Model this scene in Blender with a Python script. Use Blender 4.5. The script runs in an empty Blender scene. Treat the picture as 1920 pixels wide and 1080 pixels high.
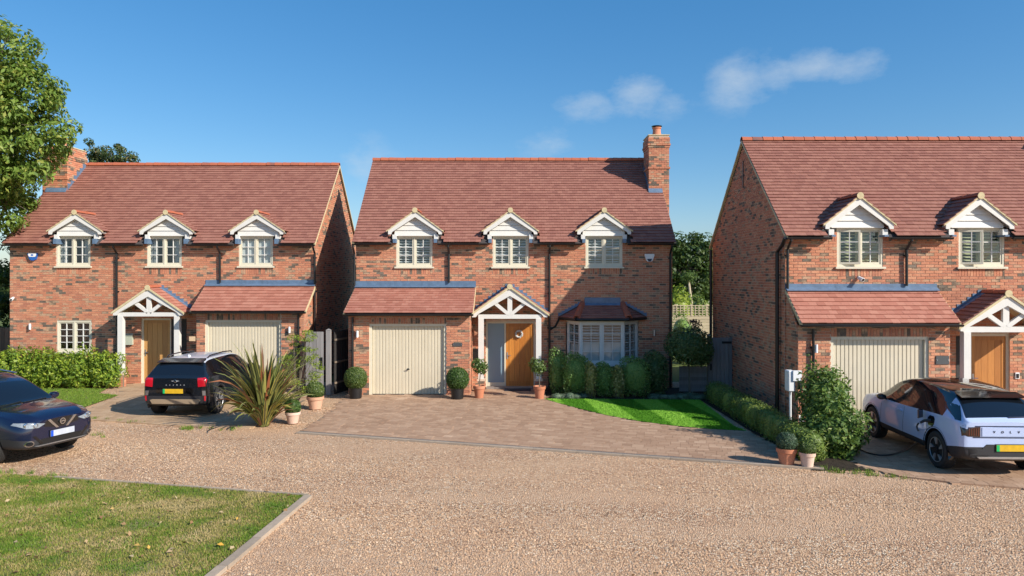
import bpy, bmesh, math, random
import numpy as np
from mathutils import Vector, Matrix, Euler
from mathutils.bvhtree import BVHTree

SC = bpy.context.scene
COL = SC.collection
random.seed(7)
RNG = np.random.default_rng(11)
R = math.radians
PI = math.pi

# ------------------------------------------------------------------ camera
F, CH, HOR = 1365.0, 3.65, 520.0        # focal length in photo pixels, eye height, horizon row
cam_d = bpy.data.cameras.new('camera')
cam = bpy.data.objects.new('camera', cam_d)
COL.objects.link(cam)
cam.location = (0, 0, CH)
cam.rotation_euler = (R(90), 0, 0)
cam_d.sensor_width = 36
cam_d.lens = 36 * F / 1920
cam_d.shift_y = -(540 - HOR) / 1920
cam_d.clip_start = 0.1
cam_d.clip_end = 3000
SC.camera = cam

# ------------------------------------------------------------------ sun and sky
SUN = Vector((1.5, -1.0, 1.05)).normalized()       # towards the sun
sun_el = math.asin(SUN.z)
sun_d = bpy.data.lights.new('sun', 'SUN')
sun_d.energy = 4.15
sun_d.angle = R(0.5)
sun_d.color = (1.0, 0.93, 0.82)
sun = bpy.data.objects.new('sun', sun_d)
COL.objects.link(sun)
sun.rotation_euler = SUN.to_track_quat('Z', 'Y').to_euler()
sun.location = (20, -10, 20)

world = bpy.data.worlds.new('World')
SC.world = world
world.use_nodes = True
wn = world.node_tree
wn.nodes.clear()
def WN(t, **k):
    n = wn.nodes.new(t)
    for a, b in k.items(): setattr(n, a, b)
    return n
wout = WN('ShaderNodeOutputWorld')
wbg = WN('ShaderNodeBackground')
wbg.inputs['Strength'].default_value = 0.15
sky = WN('ShaderNodeTexSky', sky_type='NISHITA')
sky.sun_disc = False
sky.sun_elevation = sun_el
sky.sun_rotation = math.atan2(SUN.x, SUN.y)
sky.altitude = 100
sky.air_density = 1.0
sky.dust_density = 0.6
sky.ozone_density = 2.2
hs = WN('ShaderNodeHueSaturation')
hs.inputs['Hue'].default_value = 0.497
hs.inputs['Saturation'].default_value = 1.28
hs.inputs['Value'].default_value = 1.0
wn.links.new(sky.outputs[0], hs.inputs['Color'])
# thin fair-weather clouds: soft puffs at fixed bearings round the whole sky, broken up by noise
tc = WN('ShaderNodeTexCoord')
sep = WN('ShaderNodeSeparateXYZ')
wn.links.new(tc.outputs['Generated'], sep.inputs[0])
def WM(op, a, b=None, clamp=False):
    n = WN('ShaderNodeMath', operation=op, use_clamp=clamp)
    for i, s in enumerate((a, b)):
        if s is None: continue
        if isinstance(s, (int, float)): n.inputs[i].default_value = s
        else: wn.links.new(s, n.inputs[i])
    return n.outputs[0]
az = WM('ARCTAN2', sep.outputs[0], sep.outputs[1])
el = WM('ARCSINE', sep.outputs[2])
mp = WN('ShaderNodeMapping')
mp.inputs['Scale'].default_value = (1, 1, 1.9)
wn.links.new(tc.outputs['Generated'], mp.inputs[0])
nz = WN('ShaderNodeTexNoise')
nz.inputs['Scale'].default_value = 10
nz.inputs['Detail'].default_value = 8
nz.inputs['Roughness'].default_value = 0.66
wn.links.new(mp.outputs[0], nz.inputs['Vector'])
total = None
PUFFS = [(9.8, 13.9, 2.6, 1.9, .95), (6.2, 13.2, 3.2, 1.6, .66), (12.0, 13.2, 2.4, 1.4, .66), (17.4, 14.3, 2.8, 1.9, .95), (19.8, 14.7, 3.0, 1.5, .80), (22.4, 14.9, 3.4, 1.5, .80),
         (25.2, 14.6, 3.2, 1.4, .74), (2.8, 10.2, 3.2, 1.7, .52), (-11.5, 8.6, 3.4, 2.6, .50),
         (75, 14, 6, 2, .9), (98, 18, 5, 2, .8), (140, 13, 7, 2, .9), (-60, 12, 6, 2, .8), (-95, 16, 5, 2, .9), (-130, 13, 7, 2, .8), (178, 20, 6, 3, .9)]
for (a, e, wa, we, s) in PUFFS:
    da = WM('DIVIDE', WM('SUBTRACT', az, R(a)), R(wa))
    de = WM('DIVIDE', WM('SUBTRACT', el, R(e)), R(we))
    d2 = WM('ADD', WM('MULTIPLY', da, da), WM('MULTIPLY', de, de))
    g = WM('MULTIPLY', WM('POWER', 2.718, WM('MULTIPLY', d2, -1.0)), s)
    total = g if total is None else WM('MAXIMUM', total, g)
cl = WM('MULTIPLY', WM('SUBTRACT', WM('ADD', WM('MULTIPLY', total, .85), WM('MULTIPLY', nz.outputs[0], 1.3)), 0.90), 1.15, clamp=True)
cl = WM('MULTIPLY', WM('MULTIPLY', cl, WM('MINIMUM', WM('MULTIPLY', total, 2.2), 1.0)), .78)
mixc = WN('ShaderNodeMix', data_type='RGBA')
wn.links.new(cl, mixc.inputs['Factor'])
flatblue = WN('ShaderNodeMix', data_type='RGBA')          # evens the clear sky out towards one blue, all round
flatblue.inputs['Factor'].default_value = .58
wn.links.new(hs.outputs[0], flatblue.inputs[6])
flatblue.inputs[7].default_value = (.05, .55, 1.45, 1)
wn.links.new(flatblue.outputs[2], mixc.inputs[6])
mixc.inputs[7].default_value = (2.6, 2.95, 3.25, 1)
wn.links.new(mixc.outputs[2], wbg.inputs['Color'])
wn.links.new(wbg.outputs[0], wout.inputs[0])

SC.view_settings.view_transform = 'Standard'
SC.view_settings.look = 'None'
SC.view_settings.exposure = 0.72
SC.view_settings.gamma = 1.0
SC.view_settings.use_curve_mapping = False
SC.cycles.max_bounces = 6
SC.cycles.diffuse_bounces = 4
SC.cycles.glossy_bounces = 3
SC.cycles.transmission_bounces = 3
SC.cycles.transparent_max_bounces = 8
SC.cycles.use_denoising = True

# ------------------------------------------------------------------ placing: photo row and column to metres
def G(px, py, z=0.0):
    Y = F * (CH - z) / (py - HOR)
    return ((px - 960) * Y / F, Y)
def X(px, Y): return (px - 960) * Y / F
def Z(py, Y): return CH + (HOR - py) * Y / F

# ------------------------------------------------------------------ materials
MATS = {}
def new_mat(name):
    m = bpy.data.materials.new(name)
    m.use_nodes = True
    m.node_tree.nodes.clear()
    MATS[name] = m
    nt = m.node_tree
    out = nt.nodes.new('ShaderNodeOutputMaterial')
    bs = nt.nodes.new('ShaderNodeBsdfPrincipled')
    nt.links.new(bs.outputs[0], out.inputs[0])
    return m, nt, bs, out
def setin(n, **k):
    for a, b in k.items(): n.inputs[a.replace('_', ' ')].default_value = b
def math_n(nt, op, a, b=None, clamp=False):
    n = nt.nodes.new('ShaderNodeMath'); n.operation = op; n.use_clamp = clamp
    for i, s in enumerate((a, b)):
        if s is None: continue
        if isinstance(s, (int, float)): n.inputs[i].default_value = s
        else: nt.links.new(s, n.inputs[i])
    return n.outputs[0]
def noise_n(nt, scale, detail=3, rough=.55, vec=None):
    n = nt.nodes.new('ShaderNodeTexNoise')
    setin(n, Scale=scale, Detail=detail, Roughness=rough)
    if vec is None:
        t = nt.nodes.new('ShaderNodeTexCoord'); vec = t.outputs['Object']
    nt.links.new(vec, n.inputs['Vector'])
    return n.outputs[0]
def geo_pos(nt):
    return nt.nodes.new('ShaderNodeNewGeometry').outputs['Position']
def ramp_n(nt, fac, stops, interp='LINEAR'):
    r = nt.nodes.new('ShaderNodeValToRGB'); cr = r.color_ramp; cr.interpolation = interp
    while len(cr.elements) < len(stops): cr.elements.new(.5)
    for e, (p, c) in zip(cr.elements, stops):
        e.position = p; e.color = (*c, 1) if len(c) == 3 else c
    nt.links.new(fac, r.inputs[0])
    return r.outputs[0]
def mix_n(nt, fac, a, b, mode='MIX'):
    n = nt.nodes.new('ShaderNodeMix'); n.data_type = 'RGBA'; n.blend_type = mode
    for i, s in ((0, fac), (6, a), (7, b)):
        if isinstance(s, (int, float)): n.inputs[i].default_value = s
        elif isinstance(s, tuple): n.inputs[i].default_value = (*s, 1) if len(s) == 3 else s
        else: nt.links.new(s, n.inputs[i])
    return n.outputs[2]
def bump_n(nt, bs, h, strength=.3, dist=.01):
    b = nt.nodes.new('ShaderNodeBump'); setin(b, Strength=strength, Distance=dist)
    nt.links.new(h, b.inputs['Height']); nt.links.new(b.outputs[0], bs.inputs['Normal'])
def piece_random(nt):
    """a value that differs per loose piece of a mesh and per object"""
    g = nt.nodes.new('ShaderNodeNewGeometry'); o = nt.nodes.new('ShaderNodeObjectInfo')
    return math_n(nt, 'FRACT', math_n(nt, 'ADD', g.outputs['Random Per Island'], math_n(nt, 'MULTIPLY', o.outputs['Random'], 7.31)))
def scale_c(c, k): return tuple(min(1, v * k) for v in c)

def simple(name, base, rough=.6, metallic=0.0, var=.12, vscale=3.0, bump=0.0, bscale=60.0, spec=.5, coat=0.0, piece=0.0):
    m, nt, bs, out = new_mat(name)
    setin(bs, Roughness=rough, Metallic=metallic)
    bs.inputs['Specular IOR Level'].default_value = spec
    if coat: setin(bs, Coat_Weight=coat, Coat_Roughness=.04)
    if var or piece:
        n = noise_n(nt, vscale, 5, .6, geo_pos(nt))
        fac = n
        if piece:
            fac = math_n(nt, 'ADD', math_n(nt, 'MULTIPLY', n, 1 - piece), math_n(nt, 'MULTIPLY', piece_random(nt), piece))
        c = ramp_n(nt, fac, [(.25, scale_c(base, 1 - var)), (.75, scale_c(base, 1 + var))])
        nt.links.new(c, bs.inputs['Base Color'])
    else:
        bs.inputs['Base Color'].default_value = (*base, 1)
    if bump:
        bump_n(nt, bs, noise_n(nt, bscale, 4, .6, geo_pos(nt)), bump, .01)
    return m

# brick: mostly orange red, with grey-brown and near black ones in little runs
def brick_mat():
    m, nt, bs, out = new_mat('red_stock_brick')
    p = geo_pos(nt)
    pr = piece_random(nt)
    mpg = nt.nodes.new('ShaderNodeMapping'); mpg.inputs['Scale'].default_value = (1.1, 1.1, 3.2)
    nt.links.new(p, mpg.inputs[0])
    big = noise_n(nt, 1.5, 3, .6, mpg.outputs[0])
    f = math_n(nt, 'ADD', math_n(nt, 'MULTIPLY', pr, .62), math_n(nt, 'MULTIPLY', big, .55))
    c = ramp_n(nt, f, [(.28, (.40, .165, .105)), (.40, (.52, .22, .13)), (.50, (.45, .185, .11)), (.60, (.58, .285, .17)), (.69, (.48, .20, .12)),
                       (.76, (.47, .31, .20)), (.81, (.25, .175, .12)), (.86, (.12, .095, .075)), (.96, (.20, .165, .13))])
    fine = noise_n(nt, 38, 5, .7, p)
    c = mix_n(nt, .35, c, ramp_n(nt, fine, [(.3, (.18, .18, .18)), (.7, (.85, .8, .76))]), 'OVERLAY')
    # pale lime bloom in soft patches
    bl = ramp_n(nt, noise_n(nt, .9, 4, .65, p), [(.55, (0, 0, 0)), (.75, (.30, .30, .30))])
    c = mix_n(nt, math_n(nt, 'MULTIPLY', bl, .6), c, (.52, .36, .28))
    nt.links.new(c, bs.inputs['Base Color'])
    setin(bs, Roughness=.88); bs.inputs['Specular IOR Level'].default_value = .25
    bump_n(nt, bs, fine, .5, .006)
    return m
brick_mat()
simple('lime_mortar', (.60, .47, .36), .95, var=.15, vscale=6, bump=.4, bscale=90, spec=.2)
def tile_mat(name, stops, pv=.6):
    m, nt, bs, out = new_mat(name)
    p = geo_pos(nt)
    f = math_n(nt, 'ADD', math_n(nt, 'MULTIPLY', piece_random(nt), pv), math_n(nt, 'MULTIPLY', noise_n(nt, .8, 4, .6, p), 1.1-pv))
    c = ramp_n(nt, f, stops)
    fine = noise_n(nt, 45, 5, .7, p)
    c = mix_n(nt, .22, c, ramp_n(nt, fine, [(.3, (.25, .25, .25)), (.7, (.75, .75, .75))]), 'OVERLAY')
    nt.links.new(c, bs.inputs['Base Color'])
    setin(bs, Roughness=.8); bs.inputs['Specular IOR Level'].default_value = .3
    bump_n(nt, bs, fine, .35, .004)
tile_mat('clay_roof_tile', [(.2, (.245, .102, .078)), (.5, (.285, .122, .092)), (.75, (.32, .145, .108)), (.95, (.26, .108, .083))])
tile_mat('clay_leanto_tile', [(.2, (.34, .135, .095)), (.5, (.39, .16, .115)), (.75, (.44, .20, .145)), (.95, (.36, .14, .10))])
tile_mat('clay_ridge_tile', [(.2, (.36, .105, .058)), (.6, (.42, .125, .066)), (.84, (.36, .11, .065)), (.93, (.13, .085, .085))])
tile_mat('terracotta', [(.2, (.45, .17, .09)), (.6, (.52, .21, .12)), (.95, (.56, .26, .16))])
tile_mat('weathered_terracotta', [(.2, (.52, .27, .17)), (.6, (.58, .34, .23)), (.95, (.62, .42, .32))])
tile_mat('pale_terracotta', [(.2, (.56, .37, .28)), (.6, (.62, .44, .35)), (.95, (.64, .50, .42))])
simple('white_timber', (.66, .645, .61), .5, var=.05, vscale=5)
simple('cream_timber', (.63, .585, .46), .5, var=.04, vscale=5)
simple('cream_door', (.60, .53, .40), .5, var=.05, vscale=2, bump=.05)
simple('verge_mortar', (.56, .47, .28), .9, var=.2, vscale=8, bump=.3)
simple('lead_sheet', (.105, .165, .255), .45, metallic=.0, var=.25, vscale=6, bump=.15, bscale=12, spec=.6)
simple('black_plastic', (.012, .012, .013), .38, var=.1)
simple('darkened_timber', (.03, .027, .026), .7, var=.25, vscale=8, bump=.2)
simple('roof_felt', (.06, .05, .05), .95, var=.2)
simple('slate_sign', (.06, .065, .07), .6, var=.1)
simple('cream_sign', (.62, .44, .27), .6, var=.1)
simple('sage_metal', (.42, .45, .36), .5, var=.05)
simple('steel', (.55, .55, .56), .32, metallic=.9, var=.05)
simple('white_plastic', (.78, .79, .80), .35, var=.02)
simple('blue_plastic', (.02, .12, .42), .35, var=.05)
simple('navy_plastic', (.02, .03, .07), .4, var=.05)
simple('room_dark', (.05, .045, .04), .9, var=.1)
simple('olive_timber', (.46, .46, .27), .5, var=.05)
simple('curtain', (.55, .55, .53), .9, var=.1)
simple('soil', (.05, .035, .025), .95, var=.4, vscale=30, bump=.8)
simple('rubber_mat', (.02, .025, .04), .85, var=.3, vscale=40, bump=.4)
simple('concrete_kerb', (.36, .285, .215), .9, var=.22, vscale=9, bump=.5, bscale=120, piece=.3)
simple('concrete_channel', (.27, .235, .21), .85, var=.15, vscale=9, bump=.3)
simple('iron_grate', (.10, .10, .10), .55, var=.2)
def wood_mat(name, a, b, scale=(14, 14, .9), rough=.6):
    m, nt, bs, out = new_mat(name)
    mpn = nt.nodes.new('ShaderNodeMapping'); mpn.inputs['Scale'].default_value = scale
    nt.links.new(geo_pos(nt), mpn.inputs[0])
    n = noise_n(nt, 2.2, 6, .65, mpn.outputs[0])
    f = math_n(nt, 'ADD', math_n(nt, 'MULTIPLY', n, .7), math_n(nt, 'MULTIPLY', piece_random(nt), .3))
    nt.links.new(ramp_n(nt, f, [(.3, a), (.7, b)]), bs.inputs['Base Color'])
    setin(bs, Roughness=rough)
    bump_n(nt, bs, n, .2, .004)
wood_mat('orange_oak', (.40, .135, .02), (.62, .25, .045), rough=.42)
wood_mat('tan_oak', (.40, .20, .065), (.55, .30, .10), rough=.5)
wood_mat('brown_oak', (.36, .14, .035), (.54, .23, .06), rough=.45)
wood_mat('grey_fence_wood', (.16, .15, .145), (.27, .255, .25), rough=.85)
wood_mat('brown_fence_wood', (.13, .10, .075), (.24, .18, .13), rough=.85)
wood_mat('pale_fence_wood', (.40, .33, .22), (.55, .46, .32), scale=(3, 3, 9), rough=.85)
wood_mat('bark', (.07, .055, .04), (.20, .165, .125), scale=(6, 6, 1.2), rough=.95)

def glass_mat(name, refl=.55, tint=(.80, .86, .88)):
    m, nt, bs, out = new_mat(name)
    nt.nodes.remove(bs)
    tr = nt.nodes.new('ShaderNodeBsdfTransparent'); tr.inputs[0].default_value = (*tint, 1)
    gl = nt.nodes.new('ShaderNodeBsdfGlossy'); setin(gl, Roughness=.02); gl.inputs[0].default_value = (.9, .95, 1, 1)
    lw = nt.nodes.new('ShaderNodeLayerWeight'); setin(lw, Blend=.5)      # same from both sides of the pane
    f = math_n(nt, 'ADD', math_n(nt, 'MULTIPLY', math_n(nt, 'POWER', lw.outputs['Facing'], 4.0), .9), .10*refl/.55, clamp=True)
    mx = nt.nodes.new('ShaderNodeMixShader')
    nt.links.new(f, mx.inputs[0]); nt.links.new(tr.outputs[0], mx.inputs[1]); nt.links.new(gl.outputs[0], mx.inputs[2])
    nt.links.new(mx.outputs[0], out.inputs[0])
glass_mat('window_glass')
glass_mat('car_glass_clear', .7, (.25, .30, .29))
simple('car_glass', (.006, .008, .012), .03, var=0, spec=.9)
simple('frosted_glass', (.20, .30, .38), .18, var=.06, vscale=1.2, spec=.6)
# --- car materials
simple('paint_cloud_blue', (.44, .53, .76), .26, var=.02, coat=1.0)
simple('paint_midnight', (.005, .008, .030), .2, var=0, coat=1.0)
simple('paint_black_green', (.007, .010, .015), .2, var=0, coat=1.0)
simple('paint_silver', (.50, .53, .60), .32, var=.03, coat=.6)
simple('gloss_black', (.006, .006, .007), .08, var=0, spec=.7, coat=.6)
simple('cladding', (.022, .022, .026), .55, var=.1)
simple('bumper_bronze', (.36, .27, .18), .45, metallic=.2, var=.1)
simple('chrome', (.75, .77, .80), .12, metallic=1.0, var=0)
simple('tyre_rubber', (.018, .018, .019), .75, var=.2, vscale=20)
simple('alloy_dark', (.02, .02, .022), .3, var=.1, metallic=.3)
simple('alloy_silver', (.55, .55, .57), .3, metallic=.7, var=.05)
simple('lamp_red', (.50, .010, .022), .12, var=.1, coat=1.0)
simple('lamp_smoke', (.035, .016, .012), .15, var=.3, coat=1.0)
simple('badge_grey', (.42, .43, .45), .35, metallic=.3, var=0)
simple('lamp_amber', (.14, .045, .03), .2, var=.2)
simple('lamp_clear', (.22, .25, .28), .1, var=.3, vscale=25, coat=1.0)
simple('plate_yellow', (.66, .40, .02), .4, var=.16, vscale=9)
simple('plate_white', (.42, .45, .52), .4, var=.12, vscale=9)
simple('plate_green', (.01, .42, .12), .4, var=0)
simple('plate_blue', (.01, .07, .50), .4, var=0)

# foliage: per-leaf colour between given tones, thin leaves let light through
def leaf_mat(name, stops, trans=.35, rough=.45, pw=.72, nw=.36, ns=1.8):
    m, nt, bs, out = new_mat(name)
    f = math_n(nt, 'ADD', math_n(nt, 'MULTIPLY', piece_random(nt), pw), math_n(nt, 'MULTIPLY', noise_n(nt, ns, 4, .6, geo_pos(nt)), nw))
    c = ramp_n(nt, f, stops)
    nt.links.new(c, bs.inputs['Base Color'])
    setin(bs, Roughness=rough); bs.inputs['Specular IOR Level'].default_value = .35
    tl = nt.nodes.new('ShaderNodeBsdfTranslucent')
    nt.links.new(mix_n(nt, .5, c, (.16, .22, .02)), tl.inputs[0])
    mx = nt.nodes.new('ShaderNodeMixShader'); mx.inputs[0].default_value = trans
    nt.links.new(bs.outputs[0], mx.inputs[1]); nt.links.new(tl.outputs[0], mx.inputs[2])
    nt.links.new(mx.outputs[0], out.inputs[0])
leaf_mat('leaf_ash', [(.10, (.09, .165, .03)), (.5, (.18, .285, .05)), (.78, (.29, .39, .08)), (.92, (.40, .39, .09)), (.985, (.52, .26, .045))], .45)
leaf_mat('leaf_far_tree', [(.2, (.04, .08, .025)), (.6, (.07, .12, .035)), (.95, (.12, .16, .05))])
leaf_mat('leaf_back_tree', [(.2, (.05, .09, .035)), (.6, (.10, .15, .05)), (.9, (.20, .16, .07)), (1, (.22, .12, .05))])
leaf_mat('leaf_hedge', [(.15, (.08, .15, .022)), (.5, (.18, .29, .03)), (.8, (.34, .43, .045)), (.98, (.44, .46, .07))])
leaf_mat('leaf_laurel', [(.15, (.05, .105, .025)), (.5, (.095, .18, .038)), (.8, (.19, .28, .06)), (.98, (.36, .40, .13))])
leaf_mat('leaf_box', [(.15, (.028, .065, .018)), (.5, (.055, .115, .025)), (.85, (.105, .175, .04)), (1, (.20, .24, .07))], .2)
leaf_mat('leaf_box_pale', [(.15, (.045, .085, .02)), (.5, (.085, .14, .032)), (.85, (.17, .22, .06)), (1, (.28, .30, .11))], .2)
leaf_mat('leaf_blue_box', [(.15, (.04, .08, .05)), (.5, (.07, .12, .07)), (.9, (.12, .18, .10))], .2)
leaf_mat('leaf_shrub', [(.15, (.08, .16, .04)), (.5, (.15, .275, .065)), (.85, (.25, .38, .10)), (1, (.45, .50, .24))], .25)
leaf_mat('leaf_variegated', [(.15, (.14, .18, .05)), (.5, (.34, .34, .10)), (.8, (.54, .47, .18)), (1, (.62, .56, .28))], .3)
leaf_mat('leaf_bay', [(.15, (.05, .09, .02)), (.5, (.09, .15, .035)), (.85, (.15, .22, .06)), (1, (.26, .30, .10))], .3)
leaf_mat('leaf_photinia', [(.15, (.045, .085, .028)), (.5, (.085, .145, .045)), (.85, (.15, .20, .075)), (1, (.22, .13, .08))], .25)
leaf_mat('leaf_yellow_green', [(.15, (.12, .19, .02)), (.5, (.21, .31, .03)), (.9, (.35, .42, .06))], .4)
leaf_mat('leaf_silver', [(.15, (.07, .11, .07)), (.5, (.12, .17, .11)), (.9, (.19, .24, .16))], .2)
leaf_mat('leaf_hebe', [(.15, (.06, .11, .03)), (.5, (.13, .20, .045)), (.85, (.25, .32, .065)), (1, (.38, .41, .11))], .3)
leaf_mat('leaf_phormium_dark', [(.1, (.045, .070, .022)), (.5, (.08, .105, .038)), (.9, (.13, .12, .055))], .2)
leaf_mat('leaf_phormium_gold', [(.1, (.20, .235, .06)), (.5, (.36, .36, .11)), (.9, (.46, .38, .09))], .25)
leaf_mat('leaf_phormium_bronze', [(.1, (.18, .09, .05)), (.5, (.27, .13, .07)), (.9, (.35, .10, .04))], .2)
leaf_mat('leaf_plum', [(.1, (.06, .03, .035)), (.9, (.13, .06, .06))], .2)
leaf_mat('fallen_leaf', [(.1, (.13, .06, .03)), (.4, (.30, .17, .08)), (.7, (.50, .40, .24)), (.9, (.58, .33, .05))], .1, .8)
leaf_mat('grass_rough', [(.58, (.10, .20, .02)), (.70, (.19, .24, .035)), (.77, (.28, .27, .06)), (.86, (.42, .33, .13)), (.98, (.50, .39, .20))], .25, .7, .24, 1.32, 1.25)
leaf_mat('grass_lush', [(.15, (.09, .18, .018)), (.55, (.16, .27, .025)), (.95, (.26, .34, .05))], .3, .6)

def ground_mat(name, stops, scale, bscale, bump=.5, island=False):
    m, nt, bs, out = new_mat(name)
    p = geo_pos(nt)
    a = noise_n(nt, scale, 6, .65, p)
    b = noise_n(nt, bscale, 3, .7, p)
    f = math_n(nt, 'ADD', math_n(nt, 'MULTIPLY', a, .6), math_n(nt, 'MULTIPLY', b, .4))
    nt.links.new(ramp_n(nt, f, stops), bs.inputs['Base Color'])
    setin(bs, Roughness=.95); bs.inputs['Specular IOR Level'].default_value = .15
    bump_n(nt, bs, b, bump, .02)
ground_mat('field', [(.3, (.08, .12, .03)), (.7, (.16, .18, .06))], .3, 20)
ground_mat('mulch', [(.3, (.025, .02, .016)), (.7, (.07, .055, .04))], 6, 70, 1)
ground_mat('lawn_soil', [(.38, (.10, .135, .03)), (.5, (.20, .19, .07)), (.62, (.31, .255, .13))], .95, 60)
def gravel_mat():
    m, nt, bs, out = new_mat('pea_gravel')
    p = geo_pos(nt)
    v = nt.nodes.new('ShaderNodeTexVoronoi'); setin(v, Scale=40.0)
    nt.links.new(p, v.inputs['Vector'])
    sepn = nt.nodes.new('ShaderNodeSeparateColor'); nt.links.new(v.outputs['Color'], sepn.inputs[0])
    c = ramp_n(nt, sepn.outputs[0], [(.06, (.20, .12, .075)), (.2, (.44, .275, .17)), (.5, (.58, .365, .225)), (.8, (.68, .465, .305)), (.96, (.82, .69, .53))])
    big = noise_n(nt, .55, 5, .6, p)
    c = mix_n(nt, .5, c, ramp_n(nt, big, [(.32, (.42, .39, .37)), (.68, (.58, .57, .54))]), 'OVERLAY')
    crack = ramp_n(nt, v.outputs['Distance'], [(.4, (1, 1, 1)), (.85, (.55, .52, .5))])
    c = mix_n(nt, 1.0, c, crack, 'MULTIPLY')
    # compacted, paler lanes where cars pass along the road
    mpw = nt.nodes.new('ShaderNodeMapping'); mpw.inputs['Rotation'].default_value = (0, 0, R(16)); mpw.inputs['Scale'].default_value = (.16, .75, 1)
    nt.links.new(p, mpw.inputs[0])
    worn = ramp_n(nt, noise_n(nt, 1.0, 4, .6, mpw.outputs[0]), [(.44, (0, 0, 0)), (.62, (.75, .75, .75))])
    c = mix_n(nt, worn, c, (.56, .365, .232))
    nt.links.new(c, bs.inputs['Base Color'])
    setin(bs, Roughness=.9); bs.inputs['Specular IOR Level'].default_value = .25
    h = math_n(nt, 'SUBTRACT', 1.0, v.outputs['Distance'])
    bump_n(nt, bs, h, .9, .02)
gravel_mat()
tile_mat('gravel_stone', [(.10, (.17, .10, .06)), (.3, (.46, .285, .17)), (.55, (.59, .37, .22)), (.8, (.70, .49, .315)), (.98, (.84, .73, .58))])
tile_mat('block_paver', [(.15, (.31, .19, .122)), (.4, (.37, .232, .15)), (.65, (.40, .257, .17)), (.85, (.46, .305, .205)), (.97, (.62, .45, .32))])
tile_mat('tan_paver', [(.15, (.36, .235, .145)), (.5, (.42, .285, .175)), (.95, (.48, .34, .22))])
simple('paver_sand', (.20, .155, .115), .95, var=.2, vscale=20, bump=.3)
def stripe_lawn_mat():
    m, nt, bs, out = new_mat('striped_lawn')
    p = geo_pos(nt)
    sp = nt.nodes.new('ShaderNodeSeparateXYZ'); nt.links.new(p, sp.inputs[0])
    u = math_n(nt, 'ADD', math_n(nt, 'MULTIPLY', sp.outputs[0], .99), math_n(nt, 'MULTIPLY', sp.outputs[1], .10))
    s = math_n(nt, 'SINE', math_n(nt, 'MULTIPLY', u, 4.4))
    s = math_n(nt, 'ADD', math_n(nt, 'MULTIPLY', s, 2.4), .5, clamp=True)
    pr = piece_random(nt)
    f = math_n(nt, 'ADD', math_n(nt, 'MULTIPLY', s, .6), math_n(nt, 'MULTIPLY', pr, .4))
    c = ramp_n(nt, f, [(.0, (.06, .19, .010)), (.38, (.085, .24, .013)), (.62, (.17, .37, .032)), (1, (.25, .46, .06))])
    nt.links.new(c, bs.inputs['Base Color']); setin(bs, Roughness=.7)
    bs.inputs['Specular IOR Level'].default_value = .2
stripe_lawn_mat()
# ------------------------------------------------------------------ mesh helpers
def origin_of(o):
    v = Vector((0, 0, 0))
    while o is not None:
        v += o.location; o = o.parent
    return v

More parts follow.
